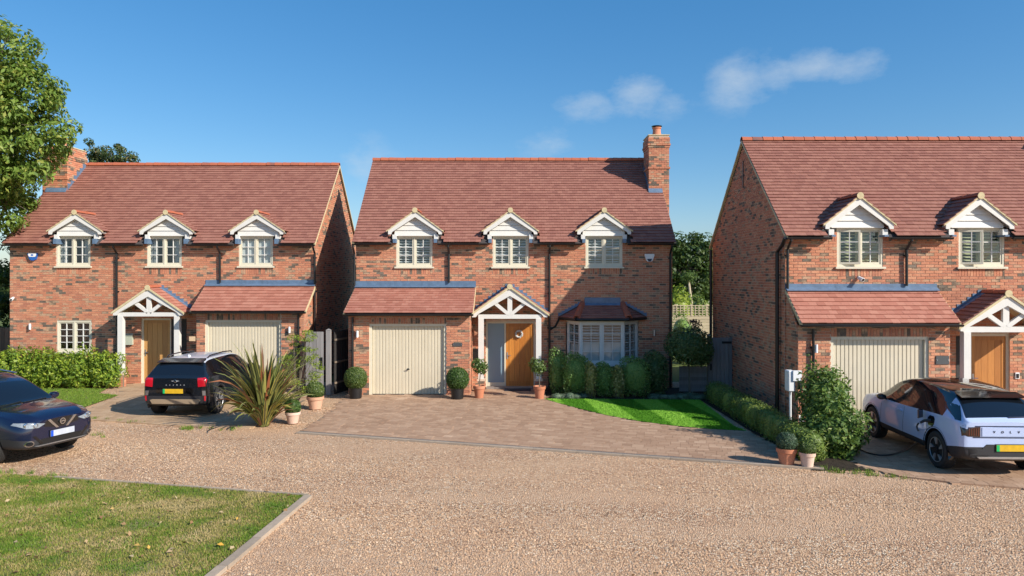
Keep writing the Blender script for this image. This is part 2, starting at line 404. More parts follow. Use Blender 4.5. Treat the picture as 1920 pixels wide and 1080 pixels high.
class MB:
    """collects faces; build() links them as one mesh object (world metres, stored relative to the parent)"""
    def __init__(s): s.v, s.f, s.m = [], [], []
    def quad(s, a, b, c, d, m=0):
        n = len(s.v); s.v += [tuple(a), tuple(b), tuple(c), tuple(d)]; s.f.append((n, n+1, n+2, n+3)); s.m.append(m)
    def poly(s, pts, m=0):
        n = len(s.v); s.v += [tuple(p) for p in pts]; s.f.append(tuple(range(n, n+len(pts)))); s.m.append(m)
    def hexa(s, p, m=0, skip=()):
        """eight corners: 0-3 one end (a loop), 4-7 the other"""
        n = len(s.v); s.v += [tuple(q) for q in p]
        F6 = [(0, 3, 2, 1), (4, 5, 6, 7), (0, 1, 5, 4), (1, 2, 6, 5), (2, 3, 7, 6), (3, 0, 4, 7)]
        for i, f in enumerate(F6):
            if i in skip: continue
            s.f.append(tuple(n+j for j in f)); s.m.append(m)
    def box(s, x0, x1, y0, y1, z0, z1, m=0, skip=()):
        s.hexa([(x0, y0, z0), (x1, y0, z0), (x1, y1, z0), (x0, y1, z0), (x0, y0, z1), (x1, y0, z1), (x1, y1, z1), (x0, y1, z1)], m, skip)
    def obox(s, c, U, V, W, m=0, skip=()):
        """box from centre and three half vectors"""
        c, U, V, W = map(Vector, (c, U, V, W))
        s.hexa([c-U-V-W, c+U-V-W, c+U+V-W, c-U+V-W, c-U-V+W, c+U-V+W, c+U+V+W, c-U+V+W], m, skip)
    def beam(s, a, b, w, d, up=(0, 1, 0), m=0):
        """square-cut bar from a to b; d is its depth along 'up', w across"""
        a, b, up = Vector(a), Vector(b), Vector(up).normalized()
        L = (b - a); t = L.normalized(); side = t.cross(up).normalized()
        s.obox((a+b)/2, L/2, side*w/2, up*d/2, m)
    def prism(s, poly, fn, t0, t1, m=0):
        a = [fn(p[0], p[1], t0) for p in poly]; b = [fn(p[0], p[1], t1) for p in poly]
        s.poly(a[::-1], m); s.poly(b, m)
        n = len(poly)
        for i in range(n):
            j = (i+1) % n
            s.quad(a[i], a[j], b[j], b[i], m)
    def tube(s, pts, r, seg=8, m=0, cap=True):
        pts = [Vector(p) for p in pts]; n0 = len(s.v)
        rs = r if isinstance(r, (list, tuple)) else [r]*len(pts)
        up = Vector((0, 0, 1))
        for i, p in enumerate(pts):
            t = (pts[min(i+1, len(pts)-1)] - pts[max(i-1, 0)]).normalized()
            u = up if abs(t.dot(up)) < .95 else Vector((0, 1, 0))
            a = t.cross(u).normalized(); b = t.cross(a)
            for k in range(seg):
                th = 2*PI*k/seg
                s.v.append(tuple(p + (a*math.cos(th) + b*math.sin(th))*rs[i]))
        for i in range(len(pts)-1):
            for k in range(seg):
                k2 = (k+1) % seg
                s.f.append((n0+i*seg+k, n0+i*seg+k2, n0+(i+1)*seg+k2, n0+(i+1)*seg+k)); s.m.append(m)
        if cap:
            s.f.append(tuple(n0+k for k in range(seg))[::-1]); s.m.append(m)
            e = n0+(len(pts)-1)*seg
            s.f.append(tuple(e+k for k in range(seg))); s.m.append(m)
    def lathe(s, prof, c=(0, 0, 0), seg=20, m=0, axis='z'):
        n0 = len(s.v); c = Vector(c)
        for (r, h) in prof:
            for k in range(seg):
                th = 2*PI*k/seg; a, b = r*math.cos(th), r*math.sin(th)
                s.v.append(tuple(c + Vector((a, b, h) if axis == 'z' else (h, a, b) if axis == 'x' else (a, h, b))))
        for i in range(len(prof)-1):
            for k in range(seg):
                k2 = (k+1) % seg
                s.f.append((n0+i*seg+k, n0+i*seg+k2, n0+(i+1)*seg+k2, n0+(i+1)*seg+k)); s.m.append(m)
    def build(s, name, mats, parent=None, smooth=False, org=None, angle=40):
        if org is None: org = origin_of(parent) if parent else Vector((0, 0, 0))
        me = bpy.data.meshes.new(name)
        me.from_pydata([(x-org[0], y-org[1], z-org[2]) for x, y, z in s.v], [], s.f)
        mats = mats if isinstance(mats, (list, tuple)) else [mats]
        for q in mats: me.materials.append(MATS[q])
        if len(mats) > 1: me.polygons.foreach_set('material_index', s.m)
        if smooth:
            me.polygons.foreach_set('use_smooth', [True]*len(me.polygons))
            me.set_sharp_from_angle(angle=R(angle))
        me.update()
        o = bpy.data.objects.new(name, me); COL.objects.link(o)
        if parent: o.parent = parent
        return o

def np_mesh(name, verts, faces, mats, parent=None, org=None, k=4, mi=None):
    """fast mesh from numpy arrays; faces all with k corners"""
    if org is None: org = origin_of(parent) if parent else Vector((0, 0, 0))
    me = bpy.data.meshes.new(name)
    v = np.asarray(verts, np.float32).reshape(-1, 3) - np.array(org, np.float32)
    f = np.asarray(faces, np.int32).reshape(-1, k)
    me.vertices.add(len(v)); me.vertices.foreach_set('co', v.ravel())
    me.loops.add(f.size); me.loops.foreach_set('vertex_index', f.ravel())
    me.polygons.add(len(f)); me.polygons.foreach_set('loop_start', np.arange(0, f.size, k, dtype=np.int32))
    mats = mats if isinstance(mats, (list, tuple)) else [mats]
    for q in mats: me.materials.append(MATS[q])
    if mi is not None: me.polygons.foreach_set('material_index', np.asarray(mi, np.int32))
    me.update(calc_edges=True); me.validate()
    o = bpy.data.objects.new(name, me); COL.objects.link(o)
    if parent: o.parent = parent
    return o

def thing(name, label, cat, loc=(0, 0, 0), rz=0.0, group=None):
    o = bpy.data.objects.new(name, None); COL.objects.link(o)
    o.location = loc; o.rotation_euler = (0, 0, rz); o.empty_display_size = .3
    o['label'] = label; o['category'] = cat
    if group: o['group'] = group
    return o
def tag(o, label, cat, group=None):
    o['label'] = label; o['category'] = cat
    if group: o['group'] = group
    return o
def stuff(o): o['kind'] = 'stuff'; return o
def structure(o): o['kind'] = 'structure'; return o
def place(o, me_name=None):
    return o

# ------------------------------------------------------------------ bricks and tiles
def unit_block(name, mat, back=False):
    b = MB(); b.box(-.5, .5, -.5, .5, -.5, .5, skip=() if back else (4,))   # no back face
    me = bpy.data.meshes.new(name); me.from_pydata(b.v, [], b.f); me.materials.append(MATS[mat]); return me
BRICK_ME = unit_block('brick', 'red_stock_brick')
def one_piece(name, me, parent, M4):
    o = bpy.data.objects.new(name, me); COL.objects.link(o); o.parent = parent
    o.matrix_local = M4
    return o

def cut(iv, a, b):
    out = []
    for (p, q) in iv:
        if b <= p or a >= q: out.append((p, q)); continue
        if a > p: out.append((p, a))
        if b < q: out.append((b, q))
    return out

class House: pass
def lay_bricks(h, mb, wall, O, U, N, w, ht, holes=(), clip=None, single=False, z0=0.0, soldier=()):
    """stretcher bond on the plane through O; U along, N outward; holes are (u0,u1,v0,v1)"""
    O, U, N = Vector(O), Vector(U), Vector(N); V = Vector((0, 0, 1))
    org = origin_of(wall)
    def put(u0, u1, v0, v1):
        pr = .012 + random.uniform(-.002, .0025)
        c = O + U*((u0+u1)/2) + V*((v0+v1)/2) + N*(pr/2)
        if single and h.n_brick < 300:
            h.n_brick += 1
            Mr = Matrix((U, -N, V)).transposed().to_4x4()
            Ms = Matrix.Diagonal((u1-u0, pr, v1-v0, 1))
            one_piece('brick', BRICK_ME, wall, Matrix.Translation(c-org) @ Mr @ Ms)
        else:
            mb.obox(c, U*((u1-u0)/2), -N*(pr/2), V*((v1-v0)/2), skip=(4,))
    for (su0, su1, sv, st) in soldier:
        u = su0
        while u < su1-.03:
            put(u+.005, min(u+.069, su1), sv+.005, st-.005); u += .075
    allh = list(holes) + [(a, b, c, d) for a, b, c, d in soldier]
    k = 0
    while (k+1)*.075 <= ht+1e-6:
        v0 = k*.075; vm = v0+.0375
        iv = [(0, w)] if clip is None else [clip(vm)]
        if iv[0] is not None and iv[0][1] > iv[0][0]:
            for (a, b, c, d) in allh:
                if c < vm+.03 and d > vm-.03: iv = cut(iv, a, b)
            off = (.1125 if k % 2 else 0) - .225
            for (p, q) in iv:
                i = math.floor((p-off)/.225)
                while off + i*.225 < q:
                    a = max(p, off+i*.225+.006); b = min(q, off+(i+1)*.225-.006)
                    if b-a > .025: put(a, b, z0+v0+.006, z0+v0+.069)
                    i += 1
        k += 1

def sheet(mb, O, U, V, w, ht, holes=(), depth=0.0, N=None, m=0):
    """flat sheet with rectangular openings and their reveals"""
    O, U, V = Vector(O), Vector(U), Vector(V)
    us = sorted({0.0, w, *[min(max(x, 0), w) for q in holes for x in q[:2]]})
    vs = sorted({0.0, ht, *[min(max(x, 0), ht) for q in holes for x in q[2:4]]})
    for i in range(len(us)-1):
        for j in range(len(vs)-1):
            um, vm = (us[i]+us[i+1])/2, (vs[j]+vs[j+1])/2
            if any(a < um < b and c < vm < d for a, b, c, d in holes): continue
            mb.quad(O+U*us[i]+V*vs[j], O+U*us[i+1]+V*vs[j], O+U*us[i+1]+V*vs[j+1], O+U*us[i]+V*vs[j+1], m)
    if depth:
        D = -Vector(N)*depth
        for (a, b, c, d) in holes:
            p = [O+U*a+V*c, O+U*b+V*c, O+U*b+V*d, O+U*a+V*d]
            for i in range(4):
                q, r_ = p[i], p[(i+1) % 4]
                mb.quad(q, q+D, r_+D, r_, m)

TILE_ME = {}
def lay_tiles(h, mb, roof, O, U, S, w, sl, gauge, tw, mat, skip=None, clip=None, single=False, thick=.020):
    """overlapping tiles from the eave upwards; U along the eave, S up the slope"""
    O, U, S = Vector(O), Vector(U).normalized(), Vector(S).normalized(); N = U.cross(S).normalized()
    if N.z < 0: N = -N
    org = origin_of(roof)
    if mat not in TILE_ME: TILE_ME[mat] = unit_block('roof_tile', mat, True)
    rows = int(round(sl/gauge)); gauge = sl/rows
    for k in range(rows):
        v0 = k*gauge; vm = v0+gauge*.5
        a, b = (0, w) if clip is None else clip(vm)
        off = (tw/2 if k % 2 else 0)
        i = math.floor((a-off)/tw)
        while off+i*tw < b-.01:
            u0 = max(a, off+i*tw); u1 = min(b, off+(i+1)*tw-.003)
            i += 1
            if u1-u0 < .02: continue
            c0 = O + U*((u0+u1)/2) + S*vm
            if skip and skip(c0): continue
            j = random.uniform(-.0025, .003)
            lo = thick*2.0+j; hi = thick*.5
            e = random.uniform(-.004, .004)
            P = lambda u, v, n: O + U*u + S*v + N*n
            vb, vt = v0-.022+e, v0+gauge+.01
            if single and h.n_tile < 300:
                h.n_tile += 1
                mid = (P(u0, vb, lo)+P(u1, vt, hi))/2 - N*(thick/2)
                d = (P(u0, vt, hi)-P(u0, vb, lo)); Ln = d.length; d.normalize()
                n2 = U.cross(d).normalized(); n2 = n2 if n2.z > 0 else -n2
                Mr = Matrix((U, d, U.cross(d))).transposed().to_4x4()
                one_piece('roof_tile', TILE_ME[mat], roof, Matrix.Translation(mid-org) @ Mr @ Matrix.Diagonal((u1-u0, Ln, thick, 1)))
            else:
                mb.hexa([P(u0, vb, lo-thick), P(u1, vb, lo-thick), P(u1, vt, hi-thick), P(u0, vt, hi-thick),
                         P(u0, vb, lo), P(u1, vb, lo), P(u1, vt, hi), P(u0, vt, hi)], skip=(0, 4))

RIDGE_ME = None
def ridge_tiles(roof, a, b, n, r=.125, name='ridge_tile', mat='clay_ridge_tile'):
    """half-round tiles end to end from a to b, each an object sharing one mesh"""
    global RIDGE_ME
    if RIDGE_ME is None:
        q = MB(); seg = 8
        for e in (0, 1):
            for k in range(seg+1):
                th = PI*k/seg; rr = 1.0 + .08*(1-e)
                q.v.append((e*1.02-.01, rr*math.cos(th), rr*math.sin(th)))
            for k in range(seg+1):
                th = PI*k/seg
                q.v.append((e*1.02-.01, .86*math.cos(th), .86*math.sin(th)))
        s1 = 2*(seg+1)
        for k in range(seg): q.f.append((k, s1+k, s1+k+1, k+1))
        for e in (0, 1):
            for k in range(seg): q.f.append((e*s1+k, e*s1+k+1, e*s1+seg+1+k+1, e*s1+seg+1+k))
        RIDGE_ME = bpy.data.meshes.new('ridge_tile'); RIDGE_ME.from_pydata(q.v, [], q.f)
    key = 'ridge_'+mat
    if key not in TILE_ME:
        me = RIDGE_ME.copy(); me.name = 'ridge_tile'; me.materials.append(MATS[mat]); TILE_ME[key] = me
    a, b = Vector(a), Vector(b); d = (b-a)/n; t = d.normalized()
    side = Vector((0, 0, 1)).cross(t).normalized(); up = t.cross(side)
    org = origin_of(roof)
    for i in range(n):
        p = a + d*i
        Mr = Matrix((t, side, up)).transposed().to_4x4()
        rr = r*random.uniform(.97, 1.03)
        one_piece(name, TILE_ME[key], roof, Matrix.Translation(p-org+Vector((0, 0, random.uniform(-.004, .004)))) @ Mr @ Matrix.Diagonal((d.length*.975, rr, rr, 1)))

# ------------------------------------------------------------------ windows
def window(h, x0, x1, z0, z1, Y, rows=3, ncas=2, cols=2, shutters=False, arch=0.0, swing=0.0, rz=0.0, sill=True, inset=.03, blind=0.0, drapes=False, frame='cream_timber', slats='white_timber'):
    """leaf windows in a cream frame; local x along the wall, y into the house, origin at the lower left of the opening"""
    W, H = x1-x0, z1-z0
    org = origin_of(h.root)
    loc = Vector((x0, Y, z0)) - org
    def fix(o, top):
        o.parent = top
        return o
    b = MB(); d0, d1 = inset-.03, inset+.07
    b.box(0, .05, d0, d1, 0, H); b.box(W-.05, W, d0, d1, 0, H)
    b.box(.05, W-.05, d0, d1, 0, .06); b.box(.05, W-.05, d0, d1, H-.05, H)
    cw = (W-.1)/ncas
    for i in range(1, ncas):
        b.box(.05+cw*i-.025, .05+cw*i+.025, d0+.002, d1, .06, H-.05)
    if arch:
        n = 10; pts = [(0, H)] + [(W*k/n, H+arch*(1-(2*k/n-1)**2)) for k in range(n+1)] + [(W, H)]
        pts = [(0, H)] + [(W*k/n, H+.002+arch*(1-(2*k/n-1)**2)) for k in range(1, n)] + [(W, H)]
        b.prism(pts, lambda p, q, t: (p, t, q), d0, d1)
    win = b.build('window', frame, None)
    win.parent = h.root; win.location = loc; win.rotation_euler = (0, 0, rz)
    if sill:
        s = MB(); s.box(-.05, W+.05, -.075, .04, -.055, -.003)
        fix(s.build('sill', frame, None), win)
    for i in range(ncas):
        a = .05+cw*i+(.025 if i else 0); e = .05+cw*(i+1)-(.025 if i < ncas-1 else 0)
        w_, h_ = e-a, H-.11
        f = MB(); y0, y1 = inset-.012, inset+.04; t = .045
        f.box(0, t, y0, y1, 0, h_); f.box(w_-t, w_, y0, y1, 0, h_)
        f.box(t, w_-t, y0, y1, 0, t+.01); f.box(t, w_-t, y0, y1, h_-t, h_)
        gx = [t + (w_-2*t)*c/cols for c in range(cols+1)]
        gz = [t+.01 + (h_-2*t-.01)*r/rows for r in range(rows+1)]
        sash = f.build('sash', frame, None)
        gb = MB()
        for c in range(1, cols): gb.box(gx[c]-.011, gx[c]+.011, y0+.004, y1-.004, t+.01, h_-t)
        for r in range(1, rows):
            for c in range(cols): gb.box(gx[c]+(.011 if c else 0), gx[c+1]-(.011 if c < cols-1 else 0), y0+.004, y1-.004, gz[r]-.011, gz[r]+.011)
        bars = gb.build('glazing_bar', 'white_timber', None)
        panes = []
        for c in range(cols):
            for r in range(rows):
                p = MB(); yy = (y0+y1)/2
                tw = random.uniform(-.004, .004)
                p.quad((gx[c], yy+tw, gz[r]), (gx[c+1], yy-tw, gz[r]), (gx[c+1], yy-tw*.5, gz[r+1]), (gx[c], yy+tw*.5, gz[r+1]))
                panes.append(p.build('pane', 'window_glass', None))
        sw = -swing if (swing and i == 0) else 0
        for o in [sash, bars] + panes:
            o.parent = win; o.location = (a, 0, .06); o.rotation_euler = (0, 0, sw)
        if shutters or blind:
            s = MB(); z = .02
            if shutters:
                s.box(0, .04, .10, .13, 0, h_); s.box(w_-.04, w_, .10, .13, 0, h_)
                while z < h_-.04:
                    if not blind or z > h_*blind:
                        s.obox((w_/2, .115, z), (w_/2-.04, 0, 0), (0, .026, .017), (0, -.003, .004))
                    z += .084
            if blind:
                s.box(.0, w_, .10, .11, 0, h_*blind)
            o = s.build('shutter', slats, None); o.parent = win; o.location = (a, 0, .06)
        if drapes:
            s = MB(); nn = 14
            for side in (0, 1):
                if (side == 0) != (i == 0) and ncas == 2: continue
                xa = 0 if side == 0 else w_*.5
                for k in range(nn):
                    u0, u1 = xa + w_*.5*k/nn, xa + w_*.5*(k+1)/nn
                    ya, yb = .16+.02*math.sin(k*1.7), .16+.02*math.sin((k+1)*1.7)
                    s.quad((u0, ya, 0), (u1, yb, 0), (u1, yb, h_), (u0, ya, h_))
            o = s.build('curtain', 'curtain', None, smooth=True, angle=80); o.parent = win; o.location = (a, 0, .06)
    return win
# ------------------------------------------------------------------ the three brick houses
def house(name_label, Yw, xl, xr, zE, Ye, Yr, zR, Yb, lean, dormers, windows, porch, door, garage, pipes,
          chimney, sill_holes=(), gable_left=True, gable_right=True, rowgauge=.15, ncap=None):
    h = House(); h.n_brick = h.n_tile = 0
    h.Yw = Yw
    h.root = root = thing('house', name_label, 'house', ((xl+xr)/2, Yw, 0), 0, 'detached red brick houses in a row')
    zW = zE + (Yw-Ye)*(zR-zE)/(Yr-Ye) - .12            # wall top under the roof slab
    pitch = Vector((0, Yr-Ye, zR-zE)); sl = pitch.length; S = pitch.normalized(); tanp = (zR-zE)/(Yr-Ye)
    roofz = lambda y: zE + (y-Ye)*tanp
    w = xr-xl
    # --- openings in the front wall
    holes = [(q['x0']-xl, q['x1']-xl, q['z0'], q['z1']) for q in windows] + [(door['x0']-xl, door['x1']-xl, 0.0, door['z1'])] + list(sill_holes)
    wb = MB()
    top = zW+.0
    sheet(wb, (xl, Yw, 0), (1, 0, 0), (0, 0, 1), w, top, [(a, b, c, min(d, top)) for a, b, c, d in holes], .20, (0, -1, 0))
    # gables and back
    gp = [(Yw, 0), (Yb, 0), (Yb, zW), (Yr, zR-.14), (Yw, zW)]
    for x in (xl, xr): wb.poly([(x, y, z) for y, z in gp])
    wb.quad((xl, Yb, 0), (xr, Yb, 0), (xr, Yb, zW), (xl, Yb, zW))
    # --- garage projection
    L = lean
    gz = L['z0']-.1
    gh = [(garage['x0']-L['x0w'], garage['x1']-L['x0w'], 0, garage['z1'])]
    gw = L['x1w']-L['x0w']
    sheet(wb, (L['x0w'], L['Yg'], 0), (1, 0, 0), (0, 0, 1), gw, gz, gh, .22, (0, -1, 0))
    zt = L['z1']-.1
    def sidepoly(x): return [(x, L['Yg'], 0), (x, Yw, 0), (x, Yw, zt), (x, L['Yg'], gz)]
    wb.poly(sidepoly(L['x0w'])); wb.poly(sidepoly(L['x1w']))
    wall = wb.build('wall', 'lime_mortar', root)
    wb2 = MB()
    # the garage front first: its bricks are the nearest, each an object
    up_ = lambda z: math.ceil(z/.075-1e-6)*.075
    dn_ = lambda z: math.floor(z/.075+1e-6)*.075
    sold = [(max(0.0, garage['x0']-L['x0w']-.0), min(gw, garage['x1']-L['x0w']+.0), garage['z1'], up_(garage['z1']+.18))]
    lay_bricks(h, wb2, wall, (L['x0w'], L['Yg'], 0), (1, 0, 0), (0, -1, 0), gw, gz+.08, gh, None, True, 0, sold)
    side_clip = lambda v: (0, (Yw-L['Yg']) if v < gz else max(0, Yw-L['Yg'] - (v-gz)/(zt-gz)*(Yw-L['Yg'])))
    D = Yw-L['Yg']
    lay_bricks(h, wb2, wall, (L['x1w'], L['Yg'], 0), (0, 1, 0), (1, 0, 0), D, zt, (), lambda v: (0 if v < gz else D*(v-gz)/(zt-gz), D), True)
    lay_bricks(h, wb2, wall, (L['x0w'], Yw, 0), (0, -1, 0), (-1, 0, 0), D, zt, (), lambda v: (0, D if v < gz else D-D*(v-gz)/(zt-gz)), True)
    # main front; a soldier row right under the eave, window sills of header bricks
    sw = []
    u = 0.0
    cuts = sorted((q['x0']-xl, q['x1']-xl) for q in windows if q['z1'] > zW-.25)
    for (a, b) in cuts + [(w, w)]:
        if a-u > .1: sw.append((u, a, dn_(zW-.20), zW))
        u = b
    sw += [(q['x0']-xl-.0, q['x1']-xl+.0, dn_(q['z0']-.23), q['z0']) for q in windows if q['z0'] > 2]
    lay_bricks(h, wb2, wall, (xl, Yw, 0), (1, 0, 0), (0, -1, 0), w, zW, holes + [(L['x0w']-xl, L['x1w']-xl, 0, zt)], None, True, 0, sw)
    # the corbelled course under the gutter
    Wg = Yb-Yw
    def gclip(v):
        if v < zW: return (0, Wg)
        f = (v-zW)/(zR-.14-zW)
        return (f*(Yr-Yw), Wg - f*(Wg-(Yr-Yw))) if f < 1 else None
    if gable_left:
        lay_bricks(h, wb2, wall, (xl, Yb, 0), (0, -1, 0), (-1, 0, 0), Wg, zR, (), lambda v: (lambda c: None if c is None else (Wg-c[1], Wg-c[0]))(gclip(v)))
    if gable_right:
        lay_bricks(h, wb2, wall, (xr, Yw, 0), (0, 1, 0), (1, 0, 0), Wg, zR, (), gclip)
    stuff(wb2.build('brickwork', 'red_stock_brick', wall))
    # --- roof: slab, tiles, ridge
    rb = MB()
    ov = .07
    N = Vector((0, -S.z, S.y))
    def in_dormer(p):
        for d in dormers:
            if abs(p.x-d['x']) < d['hw']-.02 and p.z < d['zt']-.12-(abs(p.x-d['x']))*(d['zt']-d['ze'])/d['hw'] : return True
        return False
    dh = [(d['x']-.74-xl+ov, d['x']+.74-xl+ov, 0, .52) for d in dormers]
    O = Vector((xl-ov, Ye, zE))
    lowO = O - N*.05
    sheet(rb, lowO, (1, 0, 0), S, w+2*ov, sl, dh)
    Ob = Vector((xl-ov, Yr+(Yr-Ye), zE))
    Sb = Vector((0, -S.y, S.z))
    rb.quad(Ob, Ob+Vector((w+2*ov, 0, 0)), (xr+ov, Yr, zR), (xl-ov, Yr, zR))
    # closing strips between slab and tiles at the verges
    roof = rb.build('roof', 'roof_felt', root)
    for x, sx in ((xl-ov, -1), (xr+ov, 1)):
        for (A, B) in (((Ye, zE), (Yr, zR)), ((2*Yr-Ye, zE), (Yr, zR))):
            vg = MB(); a = Vector((x, *A)); b2 = Vector((x, *B)); dn = Vector((0, 0, -.075))
            xo = Vector((sx*.012, 0, 0)); xi = Vector((-sx*ov*.8, 0, 0))
            vg.hexa([a+dn+xi, a+dn+xo, a+xo, a+xi, b2+dn+xi, b2+dn+xo, b2+xo, b2+xi])
            vg.build('verge', 'verge_mortar', roof)
    tb = MB()
    # lean-to tiles first: nearest, each an object
    Lp = Vector((0, Yw-.02-L['Ye'], L['z1']-L['z0'])); Ls = Lp.length; LS = Lp.normalized()
    LN = Vector((0, -LS.z, LS.y))
    lr = MB(); lx0, lx1 = L['x0'], L['x1']
    LO = Vector((lx0, L['Ye'], L['z0'])) - LN*.04
    a, b_ = LO, LO+Vector((lx1-lx0, 0, 0)); c, d = b_+Lp, a+Lp; dn = Vector((0, 0, -.06))
    lr.hexa([a+dn, b_+dn, c+dn, d+dn, a, b_, c, d])
    lean_roof = lr.build('lean_to_roof', 'roof_felt', root)
    lt = MB()
    lay_tiles(h, lt, lean_roof, (lx0, L['Ye'], L['z0']), (1, 0, 0), LS, lx1-lx0, Ls, .165, .2, 'clay_leanto_tile', single=True)
    if lt.v: stuff(lt.build('roof_tiling', 'clay_leanto_tile', lean_roof))
    for x, sx in ((lx0, -1), (lx1, 1)):
        vv = MB(); a = Vector((x, L['Ye'], L['z0'])); b2 = a+Lp; dn = Vector((0, 0, -.09)); xo = Vector((sx*.015, 0, 0)); xi = Vector((-sx*.03, 0, 0)); up = LN*.012
        vv.hexa([a+dn+xi, a+dn+xo, a+xo+up, a+xi+up, b2+dn+xi, b2+dn+xo, b2+xo+up, b2+xi+up])
        vv.build('verge', 'verge_mortar', lean_roof)
    # lead flashing where the lean-to meets the wall, in lengths with small laps
    fl = MB(); nfl = 3; fx = np.linspace(lx0+.02, lx1-.02, nfl+1)
    for i in range(nfl):
        o = .004*(i % 2)
        fl.box(fx[i]-.03, fx[i+1]+.03, Yw-.03-o, Yw-.014, L['z1']+.02, L['zf'])
        p0 = Vector((fx[i]-.03, Yw-.03-o, L['z1']+.05)); p1 = p0 - LS*.16 + LN*.02
        fl.hexa([p1, p1+Vector((fx[i+1]-fx[i]+.06, 0, 0)), p0+Vector((fx[i+1]-fx[i]+.06, 0, 0)), p0] + [q+LN*.012 for q in (p1, p1+Vector((fx[i+1]-fx[i]+.06, 0, 0)), p0+Vector((fx[i+1]-fx[i]+.06, 0, 0)), p0)])
    fl.build('lead_flashing', 'lead_sheet', lean_roof)
    gut = MB(); half_gutter(gut, (lx0-.03, L['Ye']-.055, L['z0']-.03), (lx1+.02, L['Ye']-.055, L['z0']-.03), .058)
    gut.build('gutter', 'black_plastic', root, smooth=True)
    # main front tiles
    lay_tiles(h, tb, roof, (xl-ov, Ye, zE), (1, 0, 0), S, w+2*ov, sl, rowgauge, .175, 'clay_roof_tile', skip=in_dormer, single=True)
    lay_tiles(h, tb, roof, (xl-ov, 2*Yr-Ye, zE), (1, 0, 0), Sb, w+2*ov, sl, .5, .6, 'clay_roof_tile')
    stuff(tb.build('roof_tiling', 'clay_roof_tile', roof))
    ridge_tiles(roof, (xl-ov, Yr, zR-.02), (xr+ov, Yr, zR-.02), ncap or int(w/.30), .125)
    # eave gutter in runs between the dormers
    xs = [xl-ov]
    for d in sorted(dormers, key=lambda q: q['x']): xs += [d['x']-.75, d['x']+.75]
    xs.append(xr+ov)
    for i in range(0, len(xs), 2):
        g = MB(); half_gutter(g, (xs[i], Ye-.05, zE-.045), (xs[i+1], Ye-.05, zE-.045), .055)
        g.build('gutter', 'black_plastic', root, smooth=True)
    # --- dormers
    for d in dormers:
        dx, hw, zt_, ze = d['x'], d['hw'], d['zt'], d['ze']
        Yf = Yw-.22; Ygf = Yw-.05
        dp = MB()                                        # core: gable wall and cheeks
        wz = ze+.02
        tand = (zt_-ze)/hw
        yb_ = lambda z: Ye+(z-zE)/tanp+.1
        gx = .70
        ztop_in = zt_-.16
        zi = ztop_in - gx*tand
        dp.prism([(-gx, d['z1']+.002), (gx, d['z1']+.002), (gx, max(zi, d['z1']+.02)), (0, ztop_in), (-gx, max(zi, d['z1']+.02))], lambda p, q, t: (dx+p, t, q), Ygf, yb_(zt_)-.1)
        dorm = dp.build('dormer', 'white_timber', root)
        # weatherboards: overlapping boards across the gable
        nb = 4; zb0 = d['z1']+.03
        bh = (ztop_in-zb0)/nb
        for k in range(nb):
            za, zb = zb0+k*bh, zb0+(k+1)*bh-.006
            wa, wb_ = (ztop_in-za)/tand, max((ztop_in-zb)/tand, .02)
            wa, wb_ = min(wa, gx-.005), min(wb_, gx-.005)
            if wa < .05: continue
            q = MB(); y0 = Ygf-.004
            q.hexa([(dx-wa, y0-.034, za), (dx+wa, y0-.034, za), (dx+wa, y0, za), (dx-wa, y0, za), (dx-wb_, y0-.008, zb), (dx+wb_, y0-.008, zb), (dx+wb_, y0, zb), (dx-wb_, y0, zb)])
            q.build('weatherboard', 'white_timber', dorm)
        # bargeboards with a square foot
        for sx in (-1, 1):
            q = MB(); dpth = .19
            A = (dx, Yf, zt_-.03); 
            pts = [(0, zt_-.035), (sx*hw*.97, ze-.005), (sx*hw*.97, ze-.13), (sx*(hw*.97-.10), ze-.13), (sx*(hw*.97-.13), ze-.055), (0, zt_-.035-dpth)]
            if sx > 0: pts = pts[::-1]
            q.prism(pts, lambda p, r_, t: (dx+p, t, r_), Yf, Yf+.035)
            q.build('bargeboard', 'white_timber', dorm)
            # soffit
            s = MB()
            a = Vector((dx, 0, zt_-.09)); b2 = Vector((dx+sx*hw*.97, 0, ze-.06))
            yb0 = yb_(zt_)-.12; yb1 = yb_(ze)
            s.hexa([(a.x, Yf+.036, a.z-.02), (a.x, yb0, a.z-.02), (b2.x, yb1, b2.z-.02), (b2.x, Yf+.036, b2.z-.02), (a.x, Yf+.036, a.z), (a.x, yb0, a.z), (b2.x, yb1, b2.z), (b2.x, Yf+.036, b2.z)])
            s.build('soffit', 'white_timber', dorm)
            # tiles on this slope, cut to the main roof
            t = MB()
            hw2 = hw+.03; ze2 = zt_-hw2*tand
            rows = 6
            for k in range(rows):
                f0, f1 = k/rows, (k+1)/rows
                xa, za = dx+sx*hw2*(1-f0), ze2+(zt_-ze2)*f0
                xb, zb = dx+sx*hw2*(1-f1), ze2+(zt_-ze2)*f1
                yA = yb_((za+zb)/2)+.12
                nseg = max(1, int((yA-Yf)/.2))
                for i in range(nseg):
                    ya, yb2 = Yf-.03+(yA-Yf+.03)*i/nseg, Yf-.03+(yA-Yf+.03)*(i+1)/nseg-.003
                    n_ = Vector((sx*tand, 0, 1)).normalized()
                    lo, hi = n_*(.028+random.uniform(-.003, .003)), n_*.012
                    dn = n_*.016
                    p = [Vector((xa+sx*.015, ya, za))+lo, Vector((xa+sx*.015, yb2, za))+lo, Vector((xb, yb2, zb))+hi, Vector((xb, ya, zb))+hi]
                    t.hexa([q_-dn for q_ in p]+p)
            stuff(t.build('roof_tiling', 'clay_roof_tile', dorm))
            v = MB()                                     # pale mortar verge above the board
            a = Vector((dx, Yf-.028, zt_-.03)); b2 = Vector((dx+sx*hw2, Yf-.028, ze2-.03))
